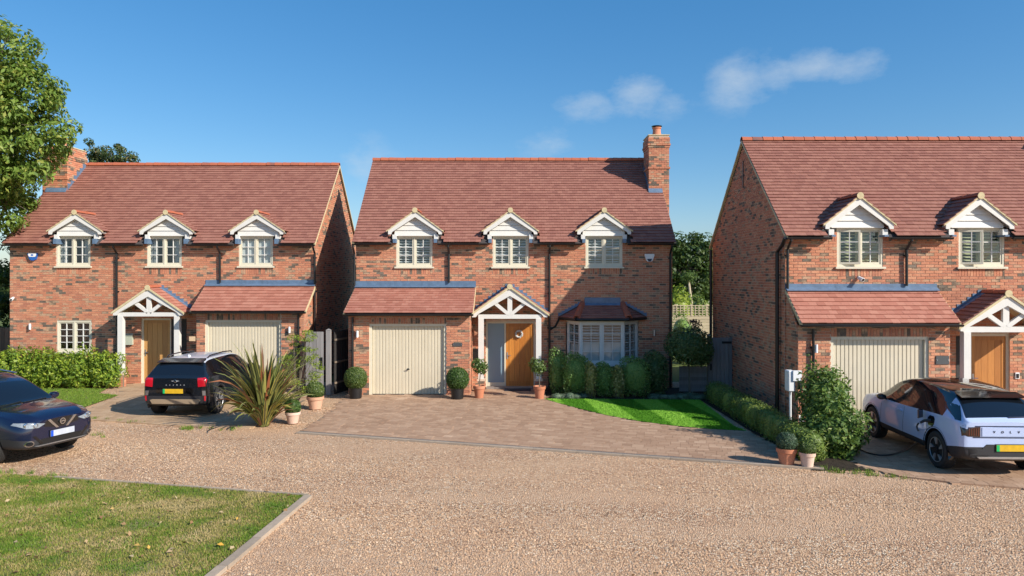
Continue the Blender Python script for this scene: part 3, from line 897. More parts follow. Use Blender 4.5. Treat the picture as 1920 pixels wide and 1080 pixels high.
            v.hexa([b2, b2+Vector((0, .05, 0)), a+Vector((0, .05, 0)), a] + [q_+Vector((0, 0, .052)) for q_ in (b2, b2+Vector((0, .05, 0)), a+Vector((0, .05, 0)), a)])
            v.build('verge', 'verge_mortar', dorm)
            c = MB()                                     # lead-clad foot beside the window
            xi, xo = dx+sx*.615, dx+sx*.72
            c.box(min(xi, xo), max(xi, xo), Ye+.02, Yw+.3, zE-.02, ze-.28)
            c.build('lead_cheek', 'lead_sheet', dorm)
            c = MB(); c.box(min(xi, xo+sx*.03), max(xi, xo+sx*.03), Ygf-.10, Yw+.3, ze-.279, ze-.132)
            c.build('eaves_box', 'white_timber', dorm)
        yend = yb_(zt_)
        ridge_tiles(dorm, (dx, Yf-.03, zt_+.0), (dx, yend+.05, zt_+.0), 4, .085)
        cap = MB(); cap.lathe([(.001, 0), (.088, 0), (.088, .02), (.001, .02)], (dx, Yf-.045, zt_+.0), 12, axis='y')
        cap.build('ridge_end', 'verge_mortar', dorm)
        bp = MB(); bp.box(dx-.66, dx+.66, Ygf-.05, Ygf, d['z1']+.003, d['z1']+.03)
        bp.build('drip_board', 'white_timber', dorm)
    # --- windows
    for q in windows:
        kw = {k: v for k, v in q.items() if k not in ('x0', 'x1', 'z0', 'z1')}
        window(h, q['x0'], q['x1'], q['z0'], q['z1'], Yw, **kw)
    # --- garage door
    gx0, gx1, gz1 = garage['x0'], garage['x1'], garage['z1']
    Yd = L['Yg']
    fr = MB()
    fr.box(gx0, gx0+.075, Yd+.03, Yd+.16, 0, gz1); fr.box(gx1-.075, gx1, Yd+.03, Yd+.16, 0, gz1); fr.box(gx0+.075, gx1-.075, Yd+.03, Yd+.16, gz1-.075, gz1)
    gd = fr.build('garage_door', 'cream_timber', root)
    rbx = np.linspace(gx0+.08, gx1-.08, 23)
    for i in range(22):                                 # pressed upright ribs
        q = MB(); a, b2 = rbx[i], rbx[i+1]
        pr = [(a, Yd+.115), (a+.012, Yd+.10), (b2-.018, Yd+.10), (b2-.008, Yd+.115), (b2, Yd+.115), (b2, Yd+.13), (a, Yd+.13)]
        q.prism(pr, lambda p, r_, t: (p, r_, t), .025, gz1-.08)
        q.build('door_rib', 'cream_door', gd)
    hd = MB(); hx = gx0+(gx1-gx0)*.5; hd.lathe([(.03, 0), (.03, -.012), (.012, -.014), (.012, -.05)], (hx, Yd+.1, gz1*.36), 10, axis='y'); hd.beam((hx-.05, Yd+.045, gz1*.36), (hx+.05, Yd+.045, gz1*.36), .02, .016)
    hd.build('handle', 'black_plastic', gd)
    bs = MB(); bs.box(gx0+.08, gx1-.08, Yd+.09, Yd+.14, .0, .024); bs.build('door_seal', 'black_plastic', gd)
    # --- porch
    P = porch; px, hw, zt_, ze, Yp = P['x'], P['hw'], P['zt'], P['ze'], P['Y']
    zbm = P['zb']; tand = (zt_-ze)/hw
    pb = MB()
    pb.box(px-P['post']-.09, px+P['post']+.09, Yp+.02, Yp+.14, zbm-.13, zbm)
    por = pb.build('porch', 'white_timber', root)
    for sx in (-1, 1):
        q = MB()                                        # rafter board of the open gable
        pts = [(0, zt_-.04), (sx*hw, ze-.0), (sx*hw, ze-.13), (sx*(hw-.12), ze-.13), (sx*(hw-.2), ze-.03), (0, zt_-.04-.26)]
        if sx > 0: pts = pts[::-1]
        q.prism(pts, lambda p, r_, t: (px+p, t, r_), Yp-.03, Yp+.07); q.build('rafter', 'white_timber', por)
        q = MB(); q.beam((px+sx*.03, Yp+.06, zbm), (px+sx*hw*.40, Yp+.06, zt_-.26-hw*.40*tand+.07), .105, .08); q.build('brace', 'white_timber', por)
        q = MB(); xp = px+sx*P['post']; q.box(xp-.085, xp+.085, Yp+.0, Yp+.17, P['plinth'], zbm-.131); q.build('post', 'white_timber', por)
        q = MB(); q.box(xp-.13, xp+.13, Yp-.02, Yp+.19, P['plinth']-.065, P['plinth']); q.box(xp-.075, xp+.075, Yp+.01, Yp+.16, 0, P['plinth']-.065)
        pl = q.build('plinth', ['lime_mortar'], por)
        q = MB(); hb = (P['plinth']-.07)/max(1, round((P['plinth']-.07)/.075)); nrow = max(1, round((P['plinth']-.07)/.075))
        for k in range(nrow):
            z0 = k*hb
            e = .105
            yc = Yp+.085
            if k % 2:
                q.box(xp-e, xp+e, yc-e, yc-.005, z0+.004, z0+hb-.005); q.box(xp-e, xp+e, yc+.005, yc+e, z0+.004, z0+hb-.005)
            else:
                q.box(xp-e, xp-.005, yc-e, yc+e, z0+.004, z0+hb-.005); q.box(xp+.005, xp+e, yc-e, yc+e, z0+.004, z0+hb-.005)
        stuff(q.build('brickwork', 'red_stock_brick', por))
        # side plate from post back to wall
        q = MB(); q.box(xp-.06, xp+.06, Yp+.175, Yw-.015, zbm-.128, zbm-.012); q.build('wall_plate', 'white_timber', por)
        # roof slope
        n_ = Vector((sx*tand, 0, 1)).normalized()
        hw2 = hw+.05; ze2 = zt_-hw2*tand
        a0, a1 = Vector((px, Yp-.05, zt_)), Vector((px, Yw-.014, zt_)); b0, b1 = Vector((px+sx*hw2, Yp-.05, ze2)), Vector((px+sx*hw2, Yw-.014, ze2))
        q = MB(); dn = n_*.05
        q.hexa([a0-dn, a1-dn, b1-dn, b0-dn, a0-n_*.012, a1-n_*.012, b1-n_*.012, b0-n_*.012]); q.build('soffit', 'verge_mortar', por)
        t = MB(); U = Vector((0, 1, 0)); Sx = (a0-b0).normalized()
        lay_tiles(h, t, por, b0, U, Sx, Yw-.02-(Yp-.05), (a0-b0).length, .17, .2, P.get('tile', 'clay_leanto_tile'))
        stuff(t.build('roof_tiling', P.get('tile', 'clay_leanto_tile'), por))
        q = MB()
        v0, v1 = b0+Vector((0, -.02, -.055)), a0+Vector((0, -.02, -.055))
        q.hexa([v0, v0+Vector((0, .03, 0)), v1+Vector((0, .03, 0)), v1]+[c_+Vector((0, 0, .065)) for c_ in (v0, v0+Vector((0, .03, 0)), v1+Vector((0, .03, 0)), v1)]); q.build('verge', 'verge_mortar', por)
        st = MB(); ns = 9                                # stepped lead at the wall
        for k in range(ns):
            f = (k+.5)/ns; c = b1+(a1-b1)*f
            st.box(c.x-.085, c.x+.085, Yw-.028-.003*(k % 2), Yw-.013, c.z-.02, c.z+.115)
        st.obox((a1+b1)/2+n_*.032+Vector((0, -.085, 0)), (a1-b1)/2, Vector((0, .075, 0)), n_*.008)
        st.build('step_flashing', 'lead_sheet', por)
    q = MB(); q.box(px-.075, px+.075, Yp+.025, Yp+.105, zbm+.001, zt_-.28); q.build('king_post', 'white_timber', por)
    ridge_tiles(por, (px, Yp-.05, zt_+.0), (px, Yw-.03, zt_+.0), 4, .085)
    cap = MB(); cap.lathe([(.001, 0), (.09, 0), (.09, .02), (.001, .02)], (px, Yp-.075, zt_-.005), 12, axis='y'); cap.build('ridge_end', 'verge_mortar', por)
    # --- front door
    q = MB(); dx0, dx1, dz = door['x0'], door['x1'], door['z1']; Y0 = Yw+.04
    q.box(dx0, dx0+.06, Y0, Y0+.1, 0, dz); q.box(dx1-.06, dx1, Y0, Y0+.1, 0, dz); q.box(dx0+.06, dx1-.06, Y0, Y0+.1, dz-.06, dz); q.box(dx0+.06, dx1-.06, Y0, Y0+.1, 0, .05)
    lx0_, lx1_ = dx0+.06, dx1-.06
    if door.get('side'):
        sd = door['side']                               # frosted sidelight left of the leaf
        q.box(dx0+sd-.05, dx0+sd, Y0, Y0+.1, .05, dz-.06); q.box(dx0+.06, dx0+sd-.05, Y0, Y0+.1, .05, .17)
        lx0_ = dx0+sd
    fd = q.build('front_door', 'cream_timber', root)
    if door.get('side'):
        q = MB(); q.box(dx0+.06, dx0+sd-.05, Y0+.05, Y0+.07, .17, dz-.06); q.build('sidelight', 'frosted_glass', fd)
    nbd = door.get('boards', 4); bx = np.linspace(lx0_+.105, lx1_-.105, nbd+1)
    q = MB(); q.box(lx0_, lx0_+.10, Y0+.03, Y0+.08, .05, dz-.06); q.box(lx1_-.10, lx1_, Y0+.03, Y0+.08, .05, dz-.06); q.box(lx0_+.10, lx1_-.10, Y0+.03, Y0+.08, .05, .22); q.box(lx0_+.10, lx1_-.10, Y0+.03, Y0+.08, dz-.17, dz-.06)
    q.build('door_frame_boards', door['mat'], fd)
    for i in range(nbd):
        q = MB(); q.box(bx[i]+.003, bx[i+1]-.003, Y0+.04, Y0+.075, .22, dz-.17); q.build('board', door['mat'], fd)
    q = MB(); hx = door.get('hx', lx0_+.05); q.box(hx-.02, hx+.02, Y0+.015, Y0+.03, .95, 1.17); q.tube([(hx, Y0+.0, 1.06), (hx+.11, Y0-.01, 1.06)], .012, 6); q.box(hx-.012, hx+.012, Y0-.005, Y0+.02, 1.045, 1.075)
    q.build('handle', 'steel', fd)
    # --- rainwater pipes
    for (x, yb, zt2, zb2) in pipes:
        y = yb-.075
        q = MB()
        neck = abs(zt2-(zE-.07)) < .25
        pts = ([(x, Ye-.05, zt2), (x, Ye-.05, zt2-.08), (x, y, zt2-.30)] if neck else [(x, y, zt2)]) + [(x, y, zb2+.1), (x, y-.0, zb2)]
        q.tube(pts, .036, 8)
        pp = q.build('downpipe', 'black_plastic', root, smooth=True)
        c = MB(); z = zt2-.45
        while z > zb2+.15:
            c.tube([(x, y, z-.03), (x, y, z+.03)], .045, 8); c.box(x-.06, x+.06, y+.03, yb-.011, z-.02, z+.02); z -= 1.15
        if c.v: c.build('bracket', 'black_plastic', pp)
    # --- chimney
    c = chimney
    if c:
        cx0, cx1, cy0, cy1, ct, cb = c
        q = MB(); q.box(cx0, cx1, cy0, cy1, cb, ct)
        q.box(cx0+.05, cx1-.05, cy0+.05, cy1-.05, ct+.001, ct+.05)
        ch = q.build('chimney', 'lime_mortar', root)
        kb = MB()
        bands = [(ct-.46, ct-.38, .022), (ct-.38, ct-.30, .045), (ct-.30, ct-.02, .022), (ct-1.22, ct-1.15, .03)]
        nct = int((ct-cb)/.075)
        for k in range(nct):
            z0 = cb+k*.075
            e = .012
            for (a, b2, x_) in bands:
                if a <= z0+.03 < b2: e = x_+.012
            for (A, B, U, Nn) in ((cx0, cx1, 'x', -1), (cy0, cy1, 'y', -1), (cy0, cy1, 'y', 1), (cx0, cx1, 'x', 1)):
                A2, B2 = A-e, B+e
                n = max(2, round((B2-A2)/.2))
                st = [A2] + [A2+(B2-A2)*(i+(.5 if k % 2 else 0))/n for i in range(1 if k % 2 == 0 else 0, n)] + [B2]
                for i in range(len(st)-1):
                    if U == 'x':
                        y0, y1 = (cy0-e, cy0) if Nn < 0 else (cy1, cy1+e)
                        kb.box(st[i]+.004, st[i+1]-.004, y0, y1, z0+.005, z0+.07)
                    else:
                        x0, x1 = (cx0-e, cx0) if Nn < 0 else (cx1, cx1+e)
                        kb.box(x0, x1, max(st[i]+.004, cy0-e+.002), min(st[i+1]-.004, cy1+e-.002), z0+.005, z0+.07)
        stuff(kb.build('brickwork', 'red_stock_brick', ch))
        q = MB(); q.box(cx0-.03, cx1+.03, cy0-.03, cy1+.03, ct+.0005, ct+.03); q.build('flaunching', 'verge_mortar', ch)
        q = MB(); ccx, ccy = (cx0+cx1)/2, (cy0+cy1)/2-.1
        q.lathe([(.17, ct+.03), (.16, ct+.12), (.145, ct+.16), (.14, ct+.30), (.165, ct+.32), (.165, ct+.36), (.12, ct+.36)], (ccx, ccy, 0), 18); q.build('chimney_pot', 'terracotta', ch, smooth=True)
        q = MB(); q.lathe([(.10, ct+.361), (.12, ct+.39), (.19, ct+.395), (.19, ct+.415), (.02, ct+.43)], (ccx, ccy, 0), 18); q.build('pot_cowl', 'gloss_black', ch, smooth=True)
        q = MB(); zf = roofz(cy0); xi0, xi1 = max(cx0, xl)-.0, min(cx1, xr+.05)
        q.hexa([(xi0-.03, cy0-.10, roofz(cy0-.10)+.04), (xi1, cy0-.10, roofz(cy0-.10)+.04), (xi1, cy0-.014, zf+.06), (xi0-.03, cy0-.014, zf+.06),
                (xi0-.03, cy0-.10, roofz(cy0-.10)+.055), (xi1, cy0-.10, roofz(cy0-.10)+.055), (xi1, cy0-.02, zf+.12), (xi0-.03, cy0-.02, zf+.12)])
        for xs_, s_ in ((cx0, -1), (cx1, 1)):
            if not (xl < xs_ < xr): continue
            nn = 6
            for k in range(nn):
                ya = cy0+(min(cy1, Yr)-cy0)*k/nn; yb2 = cy0+(min(cy1, Yr)-cy0)*(k+1)/nn
                q.box(min(xs_, xs_+s_*.03), max(xs_, xs_+s_*.03), ya, yb2-.002, roofz(ya)-.02, roofz(yb2)+.12)
        q.build('lead_flashing', 'lead_sheet', ch)
    return h

def half_gutter(mb, a, b, r):
    a, b = Vector(a), Vector(b); n = 8
    pa, pb = [], []
    for k in range(n+1):
        th = PI + PI*k/n
        o = Vector((0, r*math.cos(th), r*math.sin(th)))
        pa.append(a+o); pb.append(b+o)
    inner = lambda p, c: c+(p-c)*.86
    for k in range(n):
        mb.quad(pa[k], pb[k], pb[k+1], pa[k+1])
        mb.quad(inner(pa[k+1], a), inner(pb[k+1], b), inner(pb[k], b), inner(pa[k], a))
    for k in (0, n):
        mb.quad(pa[k], inner(pa[k], a), inner(pb[k], b), pb[k])
    mb.poly(pa); mb.poly(pb[::-1])

def W2(pl, pr, pt, pb, Y): return dict(x0=X(pl, Y), x1=X(pr, Y), z0=Z(pb, Y), z1=Z(pt, Y))
def D2(pc, apex, tipy, hwpx, Yw, z1):
    Y = Yw-.22
    return dict(x=X(pc, Y), hw=hwpx*Y/F, zt=Z(apex, Y), ze=Z(tipy, Y)+.14, z1=z1)

# middle house
Yw = 24.05
mw = [dict(W2(743, 811, 443, 500, Yw), shutters=True), dict(W2(924, 991, 443, 500, Yw), shutters=True), dict(W2(1098, 1167, 443, 500, Yw), shutters=True)]
md = [D2(c, 394, 440, 52, Yw, w['z1']) for c, w in zip((778, 957, 1133), mw)]
xl, xr = X(668, Yw), X(1260, Yw)
mid = house('middle brick house with splayed bay window and orange oak door', Yw, xl, xr, Z(454, 23.78), 23.78, 27.33, Z(301, 27.33), 30.6,
    dict(x0=-5.16, x1=-1.20, x0w=-5.06, x1w=-1.31, Yg=22.55, Ye=22.3, z0=Z(587, 22.3), z1=Z(539, 24.0), zf=Z(527, 24.0)), md, mw,
    dict(x=X(956, 23.15), hw=1.20, zt=Z(537, 23.1), ze=Z(587, 23.1), Y=23.1, zb=Z(590, 23.1), post=X(1010, 23.1)-X(956, 23.1), plinth=.42),
    dict(x0=X(911, Yw), x1=X(1004, Yw), z1=Z(603, Yw), side=.66, boards=4, mat='orange_oak'),
    dict(x0=X(693, 22.6), x1=X(837, 22.6), z1=Z(607, 22.6)),
    [(X(842, Yw), Yw, Z(459, Yw), Z(530, Yw)), (X(1030, Yw), Yw, Z(459, Yw), 0.0), (X(1256, Yw), Yw, Z(459, Yw), 0.0), (-4.92, 22.55, 2.42, 0.0), (-5.19, Yw, Z(459, Yw), 3.4)],
    (X(1217, 25.85), X(1254, 25.85), 25.85, 26.85, Z(254, 25.85), 0.0),
    sill_holes=[(X(1061, Yw)-xl, X(1197, Yw)-xl, 0, Z(604, Yw))])

# left house
Yw = 25.0
lw = [dict(W2(106, 170, 443, 499, Yw), drapes=True), dict(W2(276, 341, 443, 499, Yw), drapes=True), dict(W2(448, 512, 443, 499, Yw), blind=.98),
      dict(W2(107, 172, 601, 660, Yw), rows=4, arch=.11)]
ld = [D2(c, 398, 440, 51, Yw, w['z1']) for c, w in zip((140, 311, 481), lw)]
left = house('left brick house with arched ground floor window and pale oak door', Yw, X(19, Yw), X(591, Yw), Z(456, 24.73), 24.73, 28.28, Z(310, 28.28), 31.5,
    dict(x0=-10.50, x1=-6.74, x0w=-10.40, x1w=-6.84, Yg=24.0, Ye=23.75, z0=Z(583, 23.75), z1=Z(535, 24.95), zf=Z(525, 24.95)), ld, lw,
    dict(x=X(278, 24.2), hw=1.16, zt=Z(539, 24.2), ze=Z(584, 24.2), Y=24.2, zb=Z(586, 24.2), post=X(331, 24.2)-X(278, 24.2), plinth=Z(700, 24.2)),
    dict(x0=X(265, Yw), x1=X(321, Yw), z1=Z(597, Yw), boards=4, mat='tan_oak'),
    dict(x0=X(386, 24.05), x1=X(528, 24.05), z1=Z(600, 24.05)),
    [(X(221, Yw), Yw, Z(459, Yw), 0.0), (X(414, Yw), Yw, Z(459, Yw), Z(530, Yw)), (X(588, Yw)+.06, Yw, Z(459, Yw), 0), (-7.02, 24.0, 2.45, 0)],
    (-17.40, -16.50, 27.0, 28.15, Z(279, 27.5), 0.0))

# right house
Yw = 18.65
rw = [dict(W2(1569, 1655, 428, 500, Yw), shutters=True, slats='olive_timber', swing=R(16)), dict(W2(1797, 1883, 428, 500, Yw), shutters=True, slats='olive_timber', swing=R(20)), dict(x0=15.1, x1=16.28, z0=Z(500, Yw), z1=Z(428, Yw), shutters=True)]
rd = [D2(c, 367, 430, 66, Yw, rw[0]['z1']) for c in (1612, 1838)] + [D2(1612+2*226*18.3/18.3+35, 367, 430, 66, Yw, rw[0]['z1'])]
rd[2]['x'] = 15.69
rxl = X(1471, Yw)
right = house('right brick house nearest the camera with tall plain gable wall', Yw, rxl, rxl+10.4, Z(442, 18.38), 18.38, 21.93, Z(263, 21.93), 25.3,
    dict(x0=7.0, x1=10.86, x0w=7.03, x1w=10.76, Yg=17.9, Ye=17.62, z0=Z(606, 17.62), z1=Z(543, 18.6), zf=Z(532, 18.6)), rd, rw,
    dict(x=X(1888, 17.75), hw=1.15, zt=Z(550, 17.75), ze=Z(611, 17.75), Y=17.75, zb=Z(613, 17.75), post=.96, plinth=.40, tile='clay_roof_tile'),
    dict(x0=X(1819, Yw), x1=X(1893, Yw), z1=Z(626, Yw), boards=4, mat='brown_oak'),
    dict(x0=X(1556, 17.95), x1=X(1739, 17.95), z1=Z(631, 17.95)),
    [(X(1697, Yw), Yw, Z(446, Yw), Z(536, Yw)), (7.38, 17.9, 2.38, 0.0), (rxl+.05, Yw, Z(446, Yw), 3.3)],
    (rxl+9.7, rxl+10.65, 20.45, 21.45, 8.55, 0.0))

# --- bay window of the middle house
def bay(h):
    root = h.root; Yw = h.Yw; Yf = 23.40
    xa, xb = X(1063, Yw), X(1196, Yw); fa, fb = X(1087, Yf), X(1170, Yf)
    z0, z1 = Z(683, Yf), Z(604, Yf)
    b = MB(); pts = [(xa, Yw), (fa, Yf), (fb, Yf), (xb, Yw)]
    # dwarf wall, window board, head
    b.prism(pts[::-1], lambda p, q, t: (p, q, t), 0, z0-.06)
    base = b.build('bay_window', 'lime_mortar', root)
    q = MB()
    for (p0, p1) in ((0, 1), (1, 2), (2, 3)):
        A, B = Vector((*pts[p0], 0)), Vector((*pts[p1], 0)); U = (B-A).normalized(); Nn = Vector((U.y, -U.x, 0))
        lay_bricks(h, q, base, A, U, Nn, (B-A).length, z0-.075)
    stuff(q.build('brickwork', 'red_stock_brick', base))
    def ring(off, za, zb, name, mat):
        c = Vector(((xa+xb)/2, Yw, 0)); o = off
        p2 = [(xa-o*1.1, Yw-.013), (fa-o*.6, Yf-o), (fb+o*.6, Yf-o), (xb+o*1.1, Yw-.013)]
        r_ = MB(); r_.prism(p2[::-1], lambda p, q_, t: (p, q_, t), za, zb); return r_.build(name, mat, base)
    ring(.06, z0-.06, z0-.002, 'sill', 'white_timber')
    ring(.03, z1+.001, z1+.09, 'head', 'cream_timber')
    ring(.09, z1+.091, z1+.12, 'fascia', 'black_plastic')
    for i, (p0, p1) in enumerate(((0, 1), (1, 2), (2, 3))):
        A, B = Vector((*pts[p0], 0)), Vector((*pts[p1], 0)); U = (B-A); Ln = U.length; U.normalize()
        rz = math.atan2(U.y, U.x)
        w = window(h, A.x, A.x+Ln, z0, z1, A.y, rows=4, ncas=2 if i == 1 else 1, cols=2, shutters=True, rz=rz, sill=False, blind=.5 if i == 1 else (.45 if i == 0 else 0), frame='white_timber')
    # roof: three slopes with hip tiles, lead apron, hidden behind corner flashings
    ze, zt = z1+.13, Z(571, Yw)
    e = .20
    E = [Vector((xa-e*1.3, Yw-.013, ze)), Vector((fa-e*.6, Yf-e, ze)), Vector((fb+e*.6, Yf-e, ze)), Vector((xb+e*1.3, Yw-.013, ze))]
    T = [Vector((xa+.50, Yw-.014, zt)), Vector((xb-.50, Yw-.014, zt))]
    rb = MB()
    rb.poly([E[0], E[1], T[0]]); rb.poly([E[1], E[2], T[1], T[0]]); rb.poly([E[2], E[3], T[1]]); rb.poly(E[::-1])
    roof = rb.build('bay_roof', 'roof_felt', root)
    t = MB()
    def slope(a, b, tri, la, lb):
        U = (b-a); w = U.length; U.normalize(); n = U.cross(Vector((0, 0, 1)))
        top = tri if not isinstance(tri, tuple) else tri[0]
        mid_ = top - a; S = mid_ - U*mid_.dot(U); sl = S.length
        ua = la; ub = lb
        lay_tiles(h, t, roof, a, U, S, w, sl, .155, .2, 'clay_roof_tile', clip=lambda v: (ua*v/sl, w-(w-ub)*v/sl))
    U = (E[1]-E[0]).normalized(); slope(E[0], E[1], T[0], (T[0]-E[0]).dot(U), (T[0]-E[0]).dot(U))
    U = (E[2]-E[1]).normalized(); slope(E[1], E[2], T[0], (T[0]-E[1]).dot(U), (T[1]-E[1]).dot(U))
    U = (E[3]-E[2]).normalized(); slope(E[2], E[3], T[1], (T[1]-E[2]).dot(U), (T[1]-E[2]).dot(U))
    stuff(t.build('roof_tiling', 'clay_roof_tile', roof))
    for a, b_ in ((E[1], T[0]), (E[2], T[1])):
        d = (b_-a)
        ridge_tiles(roof, a+Vector((0, 0, .0)), b_+d*.12, 3, .105, name='hip_tile')
    q = MB(); q.box(T[0].x+.08, T[1].x-.08, Yw-.035, Yw-.014, zt-.02, Z(558, Yw))
    q.obox(((T[0].x+T[1].x)/2, Yw-.08, zt+.0), ((T[1].x-T[0].x)/2-.08, 0, 0), (0, .06, .05), (0, -.006, .006))
    q.build('lead_flashing', 'lead_sheet', roof)
    for a, b_ in ((E[0], T[0]), (E[3], T[1])):
        s = MB()
        for k in range(7):
            c = a+(b_-a)*((k+.4)/7)
            s.box(c.x-.075, c.x+.075, Yw-.03-.003*(k % 2), Yw-.013, c.z-.0, c.z+.12)
        m_ = (a+b_)/2+Vector((0, -.06, .05)); s.obox(m_, (b_-a)/2, (0, .05, 0), (0, 0, .012))
        s.build('step_flashing', 'lead_sheet', roof)
    g = MB()
    for a, b_ in ((E[0], E[1]), (E[1], E[2]), (E[2], E[3])):
        g.tube([a+Vector((0, 0, -.04)), b_+Vector((0, 0, -.04))], .05, 8)
    p = E[0]+Vector((0, -.03, -.06)); xd = X(1030, Yw)
    g.tube([p, p+Vector((-.06, 0, -.12)), p+Vector((-.12, .02, -.24)), p+Vector((-.3, .02, -.36)), (xd, Yw-.075, p.z-.42)], .034, 8)
    g.build('gutter', 'black_plastic', root, smooth=True)
bay(mid)
# narrow arrow-slit vent and corner pipes on the right house's gable
q = MB(); q.box(rxl-.03, rxl-.013, 21.90, 21.97, 6.35, 7.15); q.build('vent_slot', 'black_plastic', right.root)
q = MB(); q.tube([(rxl-.1, 18.33, Z(446, 18.4)), (rxl-.1, 18.5, Z(446, 18.4)-.15), (rxl-.1, 18.9, Z(446, 18.4)-.35), (rxl-.1, 18.9, 0)], .05, 8); q.build('downpipe', 'black_plastic', right.root, smooth=True)
q = MB(); q.tube([(rxl-.1, 25.2, 4.6), (rxl-.1, 25.2, 0)], .05, 8); q.build('downpipe', 'black_plastic', right.root, smooth=True)
q = MB(); q.tube([(X(1258, 30), 30.55, 4.6), (X(1258, 30), 30.55, 0)], .05, 8); q.build('downpipe', 'black_plastic', mid.root, smooth=True)
# ------------------------------------------------------------------ ground, gravel, paving, lawns
def pip(pts, poly):
    """which of the (n,2) points are inside the polygon"""
    pts = np.asarray(pts); x, y = pts[:, 0], pts[:, 1]; ins = np.zeros(len(pts), bool); n = len(poly)
    for i in range(n):
        x1, y1 = poly[i]; x2, y2 = poly[(i+1) % n]
        c = (y1 > y) != (y2 > y)
        with np.errstate(divide='ignore', invalid='ignore'):
            ins ^= c & (x < (x2-x1)*(y-y1)/(y2-y1+1e-12)+x1)
    return ins
def flat(name, poly, z, mat):
    b = MB(); b.poly([(x, y, z) for x, y in poly])
    o = b.build(name, mat)
    if o.data.polygons[0].normal.z < 0: o.data.flip_normals()
    return structure(o)
def GP(*pp): return [G(*p) for p in pp]

b = MB(); b.quad((-600, -100, -.05), (600, -100, -.05), (600, 900, -.05), (-600, 900, -.05)); structure(b.build('ground', 'field'))
flat('gravel_road', [(-45, -20), (45, -20), (45, 25.5), (-45, 25.5)], -.012, 'pea_gravel')

# driveway of the middle house, bounded by the curved lawn
lawn_curve = GP((1022, 749), (1050, 757.5), (1090, 768), (1140, 780), (1200, 791), (1260, 799), (1330, 805.5), (1400, 809))
lawn_poly = lawn_curve + [(5.42, 17.7), (5.55, 21.55), (4.0, 21.62), (2.2, 21.7)]
CH_A, CH_B = Vector((*G(560, 811), 0)), Vector((*G(1545, 879), 0))       # front drain line
drive_poly = [(CH_A.x, CH_A.y), G(606, 781), G(632, 764), (-5.02, 20.7), (-5.08, 22.55), (-1.3, 22.55), (-1.3, 24.0), (1.0, 24.0), (1.0, 22.3)] + lawn_curve + [G(1400, 809), G(1478, 848), (CH_B.x-.15, CH_B.y+.1)]
left_drive = GP((150, 786), (163, 768), (226, 742), (222, 728)) + [(-13.05, 24.95), (-6.85, 24.9)] + GP((592, 742), (548, 762), (500, 786), (470, 803), (380, 801), (260, 793))
right_drive = GP((1606, 872), (1690, 893), (1800, 906), (2050, 925), (2400, 940)) + [(20, 17.9), (7.1, 17.9), (7.15, 17.0)]
left_lawn = GP((-160, 730), (200, 730), (184, 738.5), (222, 742), (155, 765), (80, 782), (-160, 785))
flat('driveway_bed', drive_poly, .002, 'paver_sand')

def pave(root, polys, holes, mat, ang, row, lens, zt, limit=300, name='paver'):
    """rows of blocks of mixed length; the nearest become objects, the rest one mesh"""
    me = unit_block(name, mat)
    me.clear_geometry(); q = MB(); q.box(-.5, .5, -.5, .5, -1, 0, skip=(0,)); me.from_pydata(q.v, [], q.f); me.materials.clear(); me.materials.append(MATS[mat])
    ca, sa = math.cos(ang), math.sin(ang)
    P = np.array(polys); U = P @ np.array([ca, sa]); V = P @ np.array([-sa, ca])
    pieces = []
    v = V.min(); r = 0
    while v < V.max():
        u = U.min() - random.random()*.2
        while u < U.max():
            l = random.choice(lens)
            uc, vc = u+l/2, v+row/2
            pieces.append((uc, vc, l)); u += l
        v += row; r += 1
    A = np.array(pieces)
    W = np.stack([A[:, 0]*ca-A[:, 1]*sa, A[:, 0]*sa+A[:, 1]*ca], 1)
    ok = pip(W, polys)
    for hpoly in holes: ok &= ~pip(W, hpoly)
    idx = [i for i in range(len(A)) if ok[i]]
    idx.sort(key=lambda i: W[i, 1] + (100 if abs(W[i, 0]) > W[i, 1]*.70 else 0))
    b = MB(); org = origin_of(root)
    for n, i in enumerate(idx):
        z = zt + random.uniform(-.003, .003); l = A[i, 2]-.007; w = row-.007
        if n < limit:
            o = one_piece(name, me, root, Matrix.Translation(Vector((W[i, 0], W[i, 1], z))-org) @ Matrix.Rotation(ang, 4, 'Z') @ Matrix.Diagonal((l, w, .03, 1)))
        else:
            b.obox((W[i, 0], W[i, 1], z-.015), (ca*l/2, sa*l/2, 0), (-sa*w/2, ca*w/2, 0), (0, 0, .015), skip=(0,))
    if b.v: stuff(b.build('paving', mat, root))
dr = bpy.data.objects.get('driveway_bed'); dr.name = 'driveway'
dr['label'] = 'brown block paved driveway in front of the middle house'
ang = math.atan2(CH_B.y-CH_A.y, CH_B.x-CH_A.x)
pave(dr, drive_poly, [lawn_poly], 'block_paver', ang, .165, (.17, .21, .26), .014)
ld_ = flat('neighbour_driveway', left_drive, .002, 'paver_sand'); ld_['label'] = 'tan paved driveway of the left house'
pave(ld_, left_drive, [], 'tan_paver', 0.0, .19, (.2, .26, .32), .014, 300)
rd_ = flat('side_driveway', right_drive, .002, 'paver_sand'); rd_['label'] = 'block paved driveway of the right house'
pave(rd_, right_drive, [], 'block_paver', 0.0, .165, (.17, .21, .26), .014, 300)

